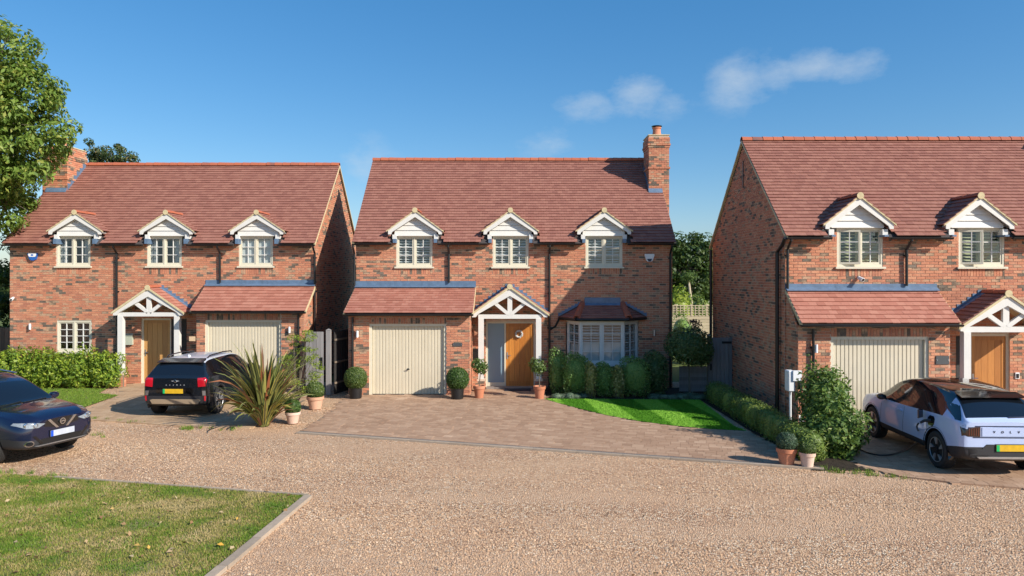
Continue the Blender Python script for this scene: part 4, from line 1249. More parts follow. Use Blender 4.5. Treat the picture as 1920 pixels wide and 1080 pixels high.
def edge_course(root, pts, mat, l=.21, w=.11):
    me = unit_block('edge_block', mat, True); org = origin_of(root)
    for a, c in zip(pts[:-1], pts[1:]):
        a, c = Vector((*a, 0)), Vector((*c, 0)); n = max(1, int((c-a).length/l)); d = (c-a)/n; an = math.atan2(d.y, d.x)
        for i in range(n):
            p = a+d*(i+.5)+Vector((0, 0, -.005+random.uniform(-.002, .002)))
            one_piece('edge_block', me, root, Matrix.Translation(p-org) @ Matrix.Rotation(an, 4, 'Z') @ Matrix.Diagonal((d.length-.006, w, .05, 1)))
edge_course(rd_, GP((1606, 872), (1690, 893), (1800, 906), (2050, 925)), 'block_paver')
edge_course(ld_, GP((150, 786), (260, 793), (380, 801), (470, 803)), 'tan_paver')
# drain channel with a grate and a concrete edging along the front of the paving
ch = MB(); ch.poly([(0, 0, -.01), (.1, 0, -.01), (.1, .1, -.01)])
T = (CH_B-CH_A).normalized(); Nn = Vector((-T.y, T.x, 0)); Ln = (CH_B-CH_A).length
def along(s, o, z=0): return CH_A + T*s + Nn*o + Vector((0, 0, z))
edge = structure(thing('kerb_edging', 'pale concrete edging and drain along the front of the middle driveway', 'kerb'))
del edge['category']
n = int(Ln/.9)
for i in range(n):
    b = MB(); s0, s1 = Ln*i/n, Ln*(i+1)/n-.008
    b.obox((along(s0, -.055, .005)+along(s1, -.055, .005))/2, T*(s1-s0)/2, Nn*.05, (0, 0, .022)); b.build('kerb_stone', 'concrete_kerb', edge)
b = MB(); b.obox((along(0, .05, .0)+along(Ln, .05, .0))/2, T*Ln/2, Nn*.055, (0, 0, .014)); b.build('drain_channel', 'concrete_channel', edge)
b = MB(); s = .02
while s < Ln-.02:
    b.obox(along(s, .05, .015), T*.009, Nn*.038, (0, 0, .007)); s += .034
stuff(b.build('drain_grate', 'iron_grate', edge))

# striped front lawn of the middle house
def grass(name, poly, n, hgt, wid, mat, z, lean=.35, keep=None, parent=None):
    P = np.array(poly); lo, hi = P.min(0), P.max(0)
    m = int(n*3); c = RNG.uniform(lo, hi, (m, 2)); c = c[pip(c, poly)][:n]
    if keep is not None: c = c[keep(c)]
    c = c+RNG.normal(0, .018, c.shape)            # ragged edge
    k = len(c); a = RNG.uniform(0, 2*PI, k); h = hgt*RNG.uniform(.5, 1.2, k); w = wid*RNG.uniform(.7, 1.3, k)
    la = RNG.uniform(0, 2*PI, k); l = h*RNG.uniform(0, lean, k)*2
    v = np.zeros((k, 3, 3))
    v[:, 0, 0] = c[:, 0]-np.cos(a)*w; v[:, 0, 1] = c[:, 1]-np.sin(a)*w; v[:, 0, 2] = z
    v[:, 1, 0] = c[:, 0]+np.cos(a)*w; v[:, 1, 1] = c[:, 1]+np.sin(a)*w; v[:, 1, 2] = z
    v[:, 2, 0] = c[:, 0]+np.cos(la)*l; v[:, 2, 1] = c[:, 1]+np.sin(la)*l; v[:, 2, 2] = z+h
    return stuff(np_mesh(name, v, np.arange(k*3).reshape(-1, 3), mat, parent, k=3))
flat('lawn', lawn_poly, .022, 'striped_lawn')
grass('lawn_grass', lawn_poly, 45000, .024, .009, 'striped_lawn', .02)
b = MB()
for i in range(len(lawn_curve)-1):
    a, c = lawn_curve[i], lawn_curve[i+1]; b.quad((a[0], a[1], -.01), (c[0], c[1], -.01), (c[0], c[1], .0215), (a[0], a[1], .0215))
structure(b.build('lawn_bank', 'mulch'))
flat('planting_bed', [(1.05, 21.7), (5.6, 21.6), (5.7, 13.75), (6.65, 13.75), (6.9, 24.1), (1.05, 24.0)], .006, 'mulch')
flat('charger_bed', GP((1528, 872), (1640, 884), (1606, 868), (1600, 840)) + [(7.05, 17.85), (6.5, 17.85)], .010, 'mulch')
flat('neighbour_lawn', left_lawn, .016, 'lawn_soil')
grass('neighbour_grass', left_lawn, 40000, .04, .010, 'grass_lush', .014)

# rough verge in the foreground
va, vb = Vector((*G(580, 931), 0)), Vector((*G(400, 1081), 0)); vl = Vector((*G(0, 889), 0)); vm = Vector((*G(130, 898), 0))
vd = (vb-va).normalized(); far = va + vd*9; lf = vl + (vl-vm).normalized()*8
verge_poly = [(va.x, va.y), (vm.x, vm.y), (vl.x, vl.y), (lf.x, lf.y), (lf.x-2, far.y), (far.x, far.y)]
flat('verge_lawn', verge_poly, .012, 'lawn_soil')
from_view = lambda c: (np.abs(c[:, 0]) < c[:, 1]*.74+2.6) & (c[:, 1] > 7.0)
vp2 = [p for p in [(va.x, va.y), (vm.x, vm.y), (vl.x, vl.y), (-13.5, vl.y+.75), (-13.5, 7.0), (va.x+vd.x*(va.y-7.0)/-vd.y, 7.0)]]
gr = grass('verge_grass', vp2, 230000, .032, .0065, 'grass_rough', .010, keep=from_view)
# greener tufts near the kerb
pc = RNG.uniform([-10, 8, ], [va.x, va.y+1], (26, 2)); pc = pc[pip(pc, vp2)]
def near_tuft(c):
    d = np.min(np.linalg.norm(c[:, None, :]-pc[None], axis=2), 1); e = np.abs((c-np.array(va[:2])) @ np.array([vd.y, -vd.x]))
    return ((d < RNG.uniform(.1, .75, len(c))) | (e < RNG.uniform(0, .7, len(c)))) & from_view(c)
grass('clover_grass', vp2, 110000, .034, .008, 'grass_lush', .010, keep=near_tuft)
# concrete edging kerb round the verge, in lengths
vk = structure(thing('kerb', 'low concrete kerb along two sides of the rough verge', 'kerb')); del vk['category']
def kerb_run(a, c, w, hgt, parent, step=.91):
    d = (c-a); L_ = d.length; t = d.normalized(); nn = Vector((-t.y, t.x, 0)); m = max(1, int(round(L_/step)))
    for i in range(m):
        s0, s1 = L_*i/m, L_*(i+1)/m-.01; b = MB(); j = random.uniform(-.006, .006)
        b.obox(a+t*(s0+s1)/2+nn*j+Vector((0, 0, -.04+hgt/2)), t*(s1-s0)/2, nn*w/2, (0, 0, .04+hgt/2))
        b.build('kerb_stone', 'concrete_kerb', parent)
kerb_run(vm+(vl-vm)*.2, va, .055, .035, vk); kerb_run(va+Vector((.0, -.06, 0)), va+vd*5, .13, .045, vk)
# fallen leaves
def scatter_leaves(name, poly, n, size, z, mat, keep=None):
    P = np.array(poly); c = RNG.uniform(P.min(0), P.max(0), (n*6, 2)); c = c[pip(c, poly)]
    if keep is not None: c = c[keep(c)]
    c = c[:n]; k = len(c)
    p = np.concatenate([c, np.full((k, 1), z)], 1); p[:, 2] += RNG.uniform(0, .02, k)
    nr = np.tile([0., 0, 1], (k, 1)) + RNG.normal(0, .35, (k, 3))
    v, f = leaf_quads(p, nr, size*RNG.uniform(.5, 1.4, k), .65, 0, fold=.25)
    return stuff(np_mesh(name, v, f, mat))
def leaf_quads(p, nr, size, aspect, jitter, fold=.2, along=None):
    k = len(p)
    nr = nr + RNG.normal(0, jitter, (k, 3)) if jitter else nr
    nr = nr/(np.linalg.norm(nr, axis=1, keepdims=True)+1e-9)
    t = RNG.normal(0, 1, (k, 3)) if along is None else along + RNG.normal(0, .45, (k, 3))
    t -= nr*np.sum(t*nr, 1, keepdims=True); t /= np.linalg.norm(t, axis=1, keepdims=True)+1e-9
    b = np.cross(nr, t); s = np.broadcast_to(size, (k,))[:, None]
    v = np.stack([p-t*s*.5, p+b*s*aspect*.5+nr*s*fold*aspect, p+t*s*.5, p-b*s*aspect*.5+nr*s*fold*aspect], 1)
    return v.reshape(-1, 3), np.arange(k*4).reshape(-1, 4)
scatter_leaves('fallen_leaves', vp2, 260, .07, .04, 'fallen_leaf', from_view)
scatter_leaves('fallen_leaves', [(-9.5, 12.6), (-4, 12.2), (-4, 15), (-9.5, 15)], 45, .05, .012, 'fallen_leaf')
scatter_leaves('fallen_leaves', [(-3, 8.5), (5, 8.5), (6, 12.5), (-3, 12.5)], 45, .045, .012, 'fallen_leaf')

# loose stones over the gravel
def gravel_stones(n):
    c = np.stack([RNG.uniform(-15, 15, n), 7.9 + 13.5*RNG.uniform(0, 1, n)**1.5], 1)
    ok = (np.abs(c[:, 0]) < c[:, 1]*.73+1.8)
    for poly in (drive_poly, left_drive, right_drive, verge_poly, lawn_poly, left_lawn): ok &= ~pip(c, poly)
    ok &= ~((c[:, 0] > 5.2) & (c[:, 1] > 14))
    # fewer loose stones where tyres have pressed the surface flat
    u = c[:, 0]*math.cos(R(-16))+c[:, 1]*math.sin(R(-16)); q = -c[:, 0]*math.sin(R(-16))+c[:, 1]*math.cos(R(-16))
    loose = .55+.25*np.sin(q*2.1+.4*np.sin(u*.45))+.25*np.sin(q*.9+u*.35+1)
    ok &= RNG.uniform(0, 1, n) < np.clip(loose, .15, 1)
    c = c[ok]; k = len(c)
    r = RNG.uniform(.007, .018, k)*np.where(RNG.uniform(0, 1, k) > .97, 1.7, 1)
    base = np.array([(1, 0, 0), (0, 1, 0), (-1, 0, 0), (0, -1, 0), (0, 0, .75), (0, 0, -.6)], float)
    a = RNG.uniform(0, 2*PI, k); ca, sa = np.cos(a), np.sin(a)
    v = base[None]*RNG.uniform(.6, 1.25, (k, 6, 3))*r[:, None, None]
    x = v[:, :, 0]*ca[:, None]-v[:, :, 1]*sa[:, None]; y = v[:, :, 0]*sa[:, None]+v[:, :, 1]*ca[:, None]
    v = np.stack([x+c[:, None, 0], y+c[:, None, 1], v[:, :, 2]+r[:, None]*.2-.012], 2)
    fb = np.array([(0, 1, 4), (1, 2, 4), (2, 3, 4), (3, 0, 4)])
    f = (np.arange(k)*6)[:, None, None] + fb[None]
    return stuff(np_mesh('gravel', v, f, 'gravel_stone', k=3))
gravel_stones(310000)
# ------------------------------------------------------------------ plants
def lump_dirs(seed, k=5):
    r = np.random.default_rng(seed); return r.normal(0, 1, (k, 3)), r.uniform(0, 6.28, k)
def blob_points(n, c, r, e=2.0, shell=.82, lump=.10, seed=0, freq=3.0):
    d = RNG.normal(0, 1, (n, 3)); d /= np.linalg.norm(d, axis=1, keepdims=True)
    q = d/(np.sum(np.abs(d)**e, 1, keepdims=True)**(1/e))
    L_, ph = lump_dirs(seed)
    s = 1 + lump*np.mean([np.sin(freq*(d @ L_[i])+ph[i]) for i in range(5)], 0)*1.6
    k = RNG.uniform(shell**3, 1, n)**(1/3)
    p = q*np.array(r)*(s*k)[:, None]
    nr = d/np.array(r); nr /= np.linalg.norm(nr, axis=1, keepdims=True)
    return p+np.array(c), nr
def core_quads(c, r, e=2.0, k=.78, nu=14, nv=9):
    v, f = [], []
    for j in range(nv+1):
        for i in range(nu):
            th, ph = 2*PI*i/nu, PI*j/nv
            d = np.array([math.sin(ph)*math.cos(th), math.sin(ph)*math.sin(th), math.cos(ph)])
            d = d/(np.sum(np.abs(d)**e)**(1/e)+1e-9)
            v.append(np.array(c)+d*np.array(r)*k)
    for j in range(nv):
        for i in range(nu): f.append((j*nu+i, j*nu+(i+1) % nu, (j+1)*nu+(i+1) % nu, (j+1)*nu+i))
    return np.array(v), np.array(f)
def foliage(name, parent, blobs, n, size, mat, aspect=.5, jitter=.55, lump=.10, shell=.82, core=.78, e=2.0, up=0.0, freq=3.0, org=None, floor=None, seed=None):
    """leaves through the outer volume of the blobs round a dense middle"""
    V, Fc, off = [], [], 0
    area = np.array([(b[1][0]*b[1][1]+b[1][1]*b[1][2]+b[1][0]*b[1][2]) for b in blobs]); share = area/area.sum()
    P, Nr = [], []
    for i, b in enumerate(blobs):
        p, nr = blob_points(int(n*share[i])+1, b[0], b[1], b[2] if len(b) > 2 else e, shell, lump, (seed or 0)+i*7+len(blobs), freq)
        keep = np.ones(len(p), bool)
        for j, b2 in enumerate(blobs):
            if j != i: keep &= np.sum(((p-np.array(b2[0]))/(np.array(b2[1])*.80))**2, 1) > 1
        P.append(p[keep]); Nr.append(nr[keep])
        if core:
            v, f = core_quads(b[0], b[1], b[2] if len(b) > 2 else e, core); V.append(v); Fc.append(f+off); off += len(v)
    p, nr = np.concatenate(P), np.concatenate(Nr)
    if floor is not None:
        k = p[:, 2] > floor; p, nr = p[k], nr[k]
    nr = nr + np.array([0, 0, up])
    v, f = leaf_quads(p, nr, size*RNG.uniform(.6, 1.3, len(p)), aspect, jitter)
    V.append(v); Fc.append(f+off)
    return np_mesh(name, np.concatenate(V), np.concatenate(Fc), mat, parent, org=org)
def shrub(name, label, cat, loc, blobs, n, size, mat, group=None, **k):
    t = thing(name, label, cat, loc, 0, group)
    bl = [((b[0][0]+loc[0], b[0][1]+loc[1], b[0][2]), *b[1:]) for b in blobs]
    foliage('foliage', t, bl, n, size, mat, floor=.01, **k)
    s = MB()
    for i in range(5):
        a = i*1.3; s.tube([(loc[0]+.05*math.cos(a), loc[1]+.05*math.sin(a), 0), (loc[0]+.16*math.cos(a), loc[1]+.16*math.sin(a), .35)], [.018, .010], 5)
    s.build('stem', 'bark', t)
    return t
def tree(name, label, loc, h, tr, blobs, nclump, per, rc, size, mat, group=None, aspect=.5, trunk_to=.6, limb_n=14, lean=(0, 0), bare=False):
    t = thing(name, label, 'tree', (loc[0], loc[1], 0), 0, group)
    x, y = loc[:2]
    P, Nr, C = [], [], []
    area = np.array([b[1][0]*b[1][1]+b[1][1]*b[1][2] for b in blobs]); share = area/area.sum()
    for i, b in enumerate(blobs):
        m = max(2, int(nclump*share[i]))
        c, nr = blob_points(m, b[0], b[1], 2, .45, .18, i+3)
        for q, n_ in zip(c, nr):
            k = int(per*RNG.uniform(.6, 1.3)); rr = rc*RNG.uniform(.6, 1.35)
            d = RNG.normal(0, 1, (k, 3)); d /= np.linalg.norm(d, axis=1, keepdims=True)
            d = d*(RNG.uniform(.25, 1, (k, 1))**.5)
            P.append(q+d*np.array([rr, rr, rr*.72])); Nr.append(d*.7+np.array([0, 0, .55])+n_*.25)
            C.append(q)
    p, nr = np.concatenate(P), np.concatenate(Nr)
    v, f = leaf_quads(p, nr, size*RNG.uniform(.6, 1.35, len(p)), aspect, .45, along=np.tile([0, 0, -.5], (len(p), 1)))
    np_mesh('crown', v, f, mat, t)
    b = MB(); top = Vector((x+lean[0], y+lean[1], h*trunk_to))
    pts = [Vector((x, y, 0)), Vector((x+.05+lean[0]*.3, y+lean[1]*.3, h*trunk_to*.4)), top]
    b.tube([pts[0]-Vector((0, 0, .1)), pts[0]+Vector((0, 0, .25)), pts[1], pts[2]], [tr*1.5, tr*1.05, tr*.85, tr*.5], 10)
    idx = RNG.choice(len(C), min(limb_n, len(C)), replace=False)
    for k in idx:
        s = pts[1].lerp(pts[2], RNG.uniform(.2, 1.0)); e = Vector(C[k])
        m_ = s.lerp(e, .5)+Vector((0, 0, .12*(e-s).length))
        b.tube([s, m_, e], [tr*.38, tr*.2, tr*.05], 6)
        for q in range(2):
            e2 = e+Vector(RNG.normal(0, rc*.8, 3)); b.tube([m_.lerp(e, .4), e2], [tr*.13, tr*.03], 5)
    b.build('trunk', 'bark', t, smooth=True)
    return t

# big ash at the left edge, its crown over the corner of the left house
tree('broadleaf_tree', 'tall leafy tree at the left edge with a few yellow leaves, overhanging the left roof', (-18.9, 26.0), 12, .24,
     [((-19.2, 24.6, 9.2), (3.0, 2.4, 2.9)), ((-16.95, 24.2, 8.25), (2.1, 1.8, 1.7)), ((-18.0, 24.3, 11.0), (2.0, 1.8, 1.6)), ((-17.75, 24.6, 6.3), (1.35, 1.4, 1.2)), ((-16.2, 24.3, 9.6), (1.1, 1.2, 1.2)), ((-20.5, 25, 6.5), (1.8, 1.8, 1.6))],
     460, 125, .48, .185, 'leaf_ash', aspect=.42, trunk_to=.72, limb_n=40)
tree('dark_tree', 'dark dense tree behind the fence left of the left house', (-19.4, 29.5), 5.5, .12,
     [((-19.4, 29.5, 3.4), (1.6, 1.6, 2.2)), ((-20.6, 30, 2.6), (1.5, 1.5, 1.9))], 60, 140, .5, .17, 'leaf_far_tree', aspect=.6, limb_n=10)
# tree tops behind the left roof
bx = lambda px, Y: X(px, Y)
tree('back_tree', 'small tree top showing above the left house ridge beside the chimney', (bx(205, 44), 44), 11.5, .2,
     [((bx(183, 44), 44, Z(285, 44)), (.75, .8, .85)), ((bx(218, 44), 44, Z(292, 44)), (.8, .8, .8)), ((bx(238, 44), 44, Z(303, 44)), (.6, .7, .6)), ((bx(200, 44), 44, Z(330, 44)), (2.0, 1.6, 1.4))],
     90, 80, .38, .19, 'leaf_back_tree', aspect=.45, limb_n=16)
# gap between the middle and the right house
tree('oak_tree', 'broad dark green tree seen in the gap beyond the middle house', (bx(1290, 52), 52), 8, .3,
     [((bx(1285, 52), 52, Z(480, 52)), (2.1, 2.0, 1.6)), ((bx(1295, 52), 52, Z(510, 52)), (2.6, 2.0, 1.8)), ((bx(1265, 52), 52, Z(500, 52)), (2.2, 2, 1.9)), ((bx(1330, 53), 53, Z(520, 53)), (2.0, 2, 2.1))], 150, 110, .62, .24, 'leaf_far_tree', aspect=.65, limb_n=14)
t = thing('pollarded_tree', 'pale thin trunk with a small tuft of leaves in the gap', 'tree', (bx(1293, 42), 42, 0))
b = MB(); b.tube([(bx(1296, 42), 42, 0), (bx(1296, 42), 42, 2.2), (bx(1291, 42), 42, Z(525, 42))], [.11, .085, .06], 7); b.build('trunk', 'pale_fence_wood', t, smooth=True)
foliage('crown', t, [((bx(1289, 42), 42, Z(520, 42)), (.42, .4, .3))], 420, .13, 'leaf_bay', shell=.3, core=0)
def thicket(name, label, px, Y, wpx, top, n, size, mat):
    w = wpx*Y/F/2; z = Z(top, Y)
    return shrub(name, label, 'bush', (bx(px, Y), Y, 0), [((0, 0, z*.5), (w, .9, z*.5), 2.4), ((w*.5, .2, z*.4), (w*.7, .8, z*.42), 2.2)], n, size, mat, lump=.2)
thicket('garden_bush', 'bright green bush on the left of the gap beyond the trellis', 1272, 40, 52, 538, 1500, .2, 'leaf_yellow_green')
thicket('garden_bush', 'duller green bush on the right of the gap beyond the trellis', 1312, 41, 40, 553, 1300, .2, 'leaf_hebe')
thicket('garden_bush', 'dark clipped bush in front of the trellis behind the round tree', 1278, 31, 40, 588, 1500, .1, 'leaf_shrub')
# far wood closing the horizon
P = []
wb_ = []
for i in range(60):
    xx = -150+i*5.2; wb_.append(((xx+RNG.uniform(-1, 1), 118+RNG.uniform(-6, 6), 2.2), (4.0, 3, RNG.uniform(2.6, 4.4))))
stuff(foliage('woodland', None, wb_, 26000, .8, 'leaf_far_tree', core=.85, org=(0, 0, 0)))

# hedge in front of the left house
t = thing('hedge', 'bushy bright green hedge under the arched window of the left house', 'hedge', (-14.6, 24.2, 0))
hb = []
for i in range(9):
    hx = -16.75+i*.43
    hb.append(((hx, 24.15+RNG.uniform(-.06, .06), .55), (.42, .50, .62+RNG.uniform(-.05, .08)), 2.6))
foliage('foliage', t, hb, 19000, .115, 'leaf_hedge', aspect=.40, jitter=.65, lump=.30, shell=.62, floor=.01, core=.64, up=.2, freq=5.0)
b = MB()
for i in range(10): b.tube([(-16.7+i*.42, 24.2, 0), (-16.7+i*.42, 24.2, .5)], .02, 5)
b.build('stem', 'bark', t)

# clipped shrubs beneath the bay
S_ = [('evergreen_shrub', 'tall dark evergreen shrub nearest the porch, right of the potted bay tree', 1046, 22.75, 36, 653, 'leaf_shrub', 3.2, .07),
      ('evergreen_shrub', 'broad rounded evergreen shrub below the left facet of the bay window', 1080, 22.4, 60, 660, 'leaf_shrub', 2.7, .06),
      ('variegated_shrub', 'narrow yellow and green shrub between the broad shrub and the small dark one', 1107, 22.1, 24, 676, 'leaf_variegated', 2.4, .08),
      ('evergreen_shrub', 'small narrow evergreen shrub below the middle of the bay window', 1132, 22.2, 40, 677, 'leaf_shrub', 2.6, .06),
      ('variegated_shrub', 'pale yellow shrub spilling on to the lawn between two dark shrubs', 1158, 22.1, 26, 684, 'leaf_variegated', 2.3, .09),
      ('evergreen_shrub', 'dense squarish evergreen shrub below the right facet of the bay window', 1190, 22.3, 58, 667, 'leaf_shrub', 3.0, .055),
      ('evergreen_shrub', 'dark loose shrub at the right corner of the middle house', 1229, 22.6, 48, 656, 'leaf_photinia', 2.5, .085)]
for (nm, lb, px, Y, wpx, top, mt, e, sz) in S_:
    w = wpx*Y/F/2; z = Z(top, Y)
    shrub(nm, lb, 'shrub', (X(px, Y), Y, 0), [((0, 0, z*.49), (w, min(w, .42)*1.05, z*.52), e)], int(3300*(w/.4)*(.06/sz)), sz, mt, 'shrubs along the foot of the middle house', lump=.16, shell=.70, aspect=.45, jitter=.7, core=.68, freq=4.5)
# silvery ground cover at the back of the lawn
t = thing('silver_plant', 'low silvery foliage plant at the back right of the striped lawn', 'plant', (4.9, 21.75, 0))
foliage('foliage', t, [((4.3+.27*i, 21.85+.08*math.sin(i*2.), .05), (.24+.06*math.sin(i*3), .16, .12+.04*math.sin(i*5)), 2) for i in range(6)], 2600, .06, 'leaf_silver', aspect=.25, up=.4, floor=0, lump=.2)
t = thing('silver_plant', 'low silvery foliage plant beside the terracotta pot right of the porch', 'plant', (1.5, 21.95, 0))
foliage('foliage', t, [((1.35+.2*i, 21.98+.05*math.sin(i*2), .05), (.2, .14, .12+.04*math.sin(i*4)), 2) for i in range(5)], 1500, .05, 'leaf_silver', aspect=.3, up=.4, floor=0, lump=.2)

# round-headed standard tree by the gate
t = thing('standard_tree', 'round clipped dark tree on a bare stem beside the gate of the right gap', 'tree', (5.44, 22.4, 0))
foliage('crown', t, [((5.44, 22.4, Z(650, 22.4)), (.74, .62, .60), 2.3), ((5.75, 22.4, Z(662, 22.4)), (.45, .45, .42), 2.3)], 5200, .085, 'leaf_photinia', aspect=.45, lump=.10, shell=.72, core=.74)
b = MB(); b.tube([(5.47, 22.4, 0), (5.45, 22.4, .6), (5.44, 22.4, 1.3)], [.035, .03, .028], 8); b.build('stem', 'bark', t, smooth=True)
t = thing('plum_leaved_shrub', 'purple leaved twiggy top rising behind the round tree', 'shrub', (5.75, 24.6, 0))
foliage('foliage', t, [((X(1302, 24.6), 24.6, Z(607, 24.6)), (.24, .2, .17), 2), ((X(1306, 24.6), 24.6, Z(615, 24.6)), (.2, .2, .2), 2)], 170, .11, 'leaf_plum', shell=.3, core=0, aspect=.5)
b = MB(); b.tube([(5.85, 24.6, 0), (X(1303, 24.6), 24.6, Z(612, 24.6))], [.03, .015], 6); b.build('stem', 'bark', t)

# low box hedge down the side of the right house
t = thing('box_hedge', 'long low clipped hedge running back along the right house gable', 'hedge', (6.0, 17.5, 0))
hb = []
for i in range(20):
    yy = 14.6+i*.36
    hb.append(((5.98+.03*math.sin(i*2.1), yy, .26), (.30, .34, .36+.02*math.sin(i*1.3)), 3.2))
foliage('foliage', t, hb, 17000, .055, 'leaf_hebe', aspect=.35, lump=.08, shell=.78, floor=.0, up=.35, core=.78)
b = MB()
for i in range(18): b.tube([(5.98, 14.7+i*.4, 0), (5.98, 14.7+i*.4, .3)], .012, 5)
b.build('stem', 'bark', t)

# big laurel beside the charger
def laurel():
    Y = 15.3
    L_ = thing('laurel_bush', 'large glossy laurel sprawling beside the wall charger and the pale blue car', 'bush', (6.6, Y, 0))
    bl = [((X(1540, 15.9), 15.9, .85), (.47, .5, .86), 2.3), ((X(1556, 15.5), 15.5, .62), (.56, .55, .68), 2.2), ((X(1582, 15.0), 15.0, .42), (.42, .5, .46), 2.2), ((X(1562, 14.9), 14.9, .45), (.5, .45, .52), 2.2), ((X(1550, 16.2), 16.2, 1.12), (.44, .4, .46), 2.1)]
    foliage('foliage', L_, bl, 12500, .105, 'leaf_laurel', aspect=.42, lump=.34, shell=.60, floor=.0, core=.62, jitter=.65, up=.25, freq=4.5)
    b = MB()
    for i in range(6): b.tube([(6.6+.1*i, Y+.1*math.sin(i), 0), (6.5+.12*i, Y+.1*math.sin(i), .5)], [.025, .012], 5)
    b.build('stem', 'bark', L_)
laurel()
# small bush between hedge end and pots
shrub('hebe_bush', 'loose green bush right behind the two pots at the end of the low hedge', 'bush', (X(1515, 14.55), 14.55, 0), [((0, 0, .25), (.32, .3, .32), 2.2), ((-.1, .35, .3), (.3, .3, .34), 2.2)], 2200, .07, 'leaf_hebe', lump=.15, aspect=.35, up=.3)

# feathery yellow-green shrub behind the flax
t = thing('feathery_shrub', 'loose yellow green shrub behind the spiky flax, left of the grey gate', 'shrub', (-6.2, 20.9, 0))
bl = []
for i in range(46):
    zz = .35+1.75*RNG.uniform(0, 1)**.8; r_ = .62*(1-abs(zz-1.0)/1.7); a = RNG.uniform(0, 6.28)
    bl.append(((-6.15+r_*math.cos(a)+.12*(zz-1), 20.9+r_*.6*math.sin(a), zz), (.19, .18, .085), 2))
foliage('foliage', t, bl, 4200, .075, 'leaf_yellow_green', aspect=.28, shell=.2, core=0, lump=.3, up=.3)
b = MB()
for q in bl[::2]: b.tube([(-6.2, 20.9, 0), ((q[0][0]-6.2)/2, 20.9, q[0][2]*.6), q[0]], [.016, .010, .004], 5)
b.build('stem', 'bark', t)

# New Zealand flax: every blade its own part
def flax():
    bx_, by_ = G(495, 799)
    t = thing('flax_plant', 'large spiky variegated flax clump on the gravel between the left driveways', 'plant', (bx_, by_, 0))
    for i in range(290):
        a = RNG.uniform(0, 2*PI); u = RNG.uniform(0, 1)
        ln = (1.25+.95*u)*RNG.uniform(.75, 1.05); tilt = .06+1.25*RNG.uniform(0, 1)**1.05
        if tilt > .8: ln *= .78
        w = .040*RNG.uniform(.75, 1.25); bend = RNG.uniform(.15, .7)*(.4+tilt)
        d = np.array([math.cos(a), math.sin(a)]); sd = np.array([-d[1], d[0]])
        n = 7; v, f, mi = [], [], []
        x, z, th = .06*RNG.uniform(0, 2), 0.0, tilt*.55
        tw = RNG.uniform(-.9, .9)
        for k in range(n+1):
            s = k/n
            ww = w*(.75+.5*s)*(1-s**4)+.002
            c, ss = math.cos(tw*s), math.sin(tw*s)
            for q, off in ((-1, -ww), (-.55, -ww*.55), (.55, ww*.55), (1, ww)):
                lift = .25*abs(off)
                v.append((d[0]*x+sd[0]*off*c, d[1]*x+sd[1]*off*c, max(.01, z+off*ss+lift)))
            th = tilt*.55+bend*s*s*1.9
            x += ln/n*math.sin(th); z += ln/n*math.cos(th)
            if z < .05 and k > 2: z = .05
        for k in range(n):
            for q in range(3):
                f.append((k*4+q, k*4+q+1, k*4+q+5, k*4+q+4)); mi.append(0 if q == 1 else 1)
        r_ = RNG.uniform(0, 1)
        mats = ['leaf_phormium_dark', 'leaf_phormium_gold'] if r_ < .66 else (['leaf_phormium_gold']*2 if r_ < .88 else ['leaf_phormium_bronze', 'leaf_phormium_bronze'])
        np_mesh('leaf', np.array(v), np.array(f), mats, t, org=(0, 0, 0), mi=mi)
flax()

# potted plants
def pot(prof, mat, loc, root, soil_r, soil_z):
    b = MB(); b.lathe(prof, loc, 24); b.build('pot', mat, root, smooth=True)
    s = MB(); s.lathe([(.001, soil_z), (soil_r, soil_z-.004)], loc, 18); s.build('soil', 'soil', root)
def terracotta(w, h): return [(.001, 0.0), (w*.33, 0), (w*.43, h*.70), (w*.44, h*.76), (w*.49, h*.765), (w*.5, h), (w*.455, h), (w*.43, h*.85)]
def black_pot(w, h): return [(.001, 0), (w*.40, 0), (w*.45, .02), (w*.5, h*.98), (w*.5, h), (w*.46, h), (w*.45, h*.88)]
def box_ball(label, px, py, pot_w, pot_h, r, cz, mat, kind, leaf='leaf_box', sz=.034, grp='box balls in pots', squash=1.0):
    x, y = G(px, py); y += pot_w*.35
    t = thing('potted_box_ball', label, 'potted plant', (x, y, 0), 0, grp)
    pot(terracotta(pot_w, pot_h) if kind == 't' else black_pot(pot_w, pot_h), mat, (x, y, .012), t, pot_w*.45, pot_h*.9)
    foliage('foliage', t, [((x, y, cz), (r, r, r*squash), 2.15)], int(5200*(r/.3)**2*(.034/sz)**2)+600, sz, leaf, aspect=.55, lump=.05, shell=.86, core=.86, jitter=.6)
    b = MB(); b.tube([(x, y, pot_h*.85), (x, y, cz)], .018, 6); b.build('stem', 'bark', t)
box_ball('round box ball in a black pot left of the middle garage door', 665, 749, .40, .34, .345, .62, 'black_plastic', 'b', 'leaf_box_pale')
box_ball('round box ball in a black pot right of the middle garage door', 857, 750, .40, .34, .345, .62, 'black_plastic', 'b', 'leaf_box')
box_ball('box ball in a wide pale terracotta bowl on the gravel near the grey gate', 588, 769, .48, .34, .25, .52, 'weathered_terracotta', 't', 'leaf_box_pale')
box_ball('small box ball in a whitened terracotta pot beside the spiky flax', 546, 796, .38, .28, .20, .41, 'pale_terracotta', 't', 'leaf_box')
box_ball('blue green box ball in an orange terracotta pot at the right end of the driveway', 1480, 875, .40, .32, .20, .44, 'terracotta', 't', 'leaf_blue_box', .028)
box_ball('flat pale green box plant in a pinkish pot at the end of the low hedge', 1518, 879, .31, .28, .16, .35, 'pale_terracotta', 't', 'leaf_box_pale', .028, squash=.75)
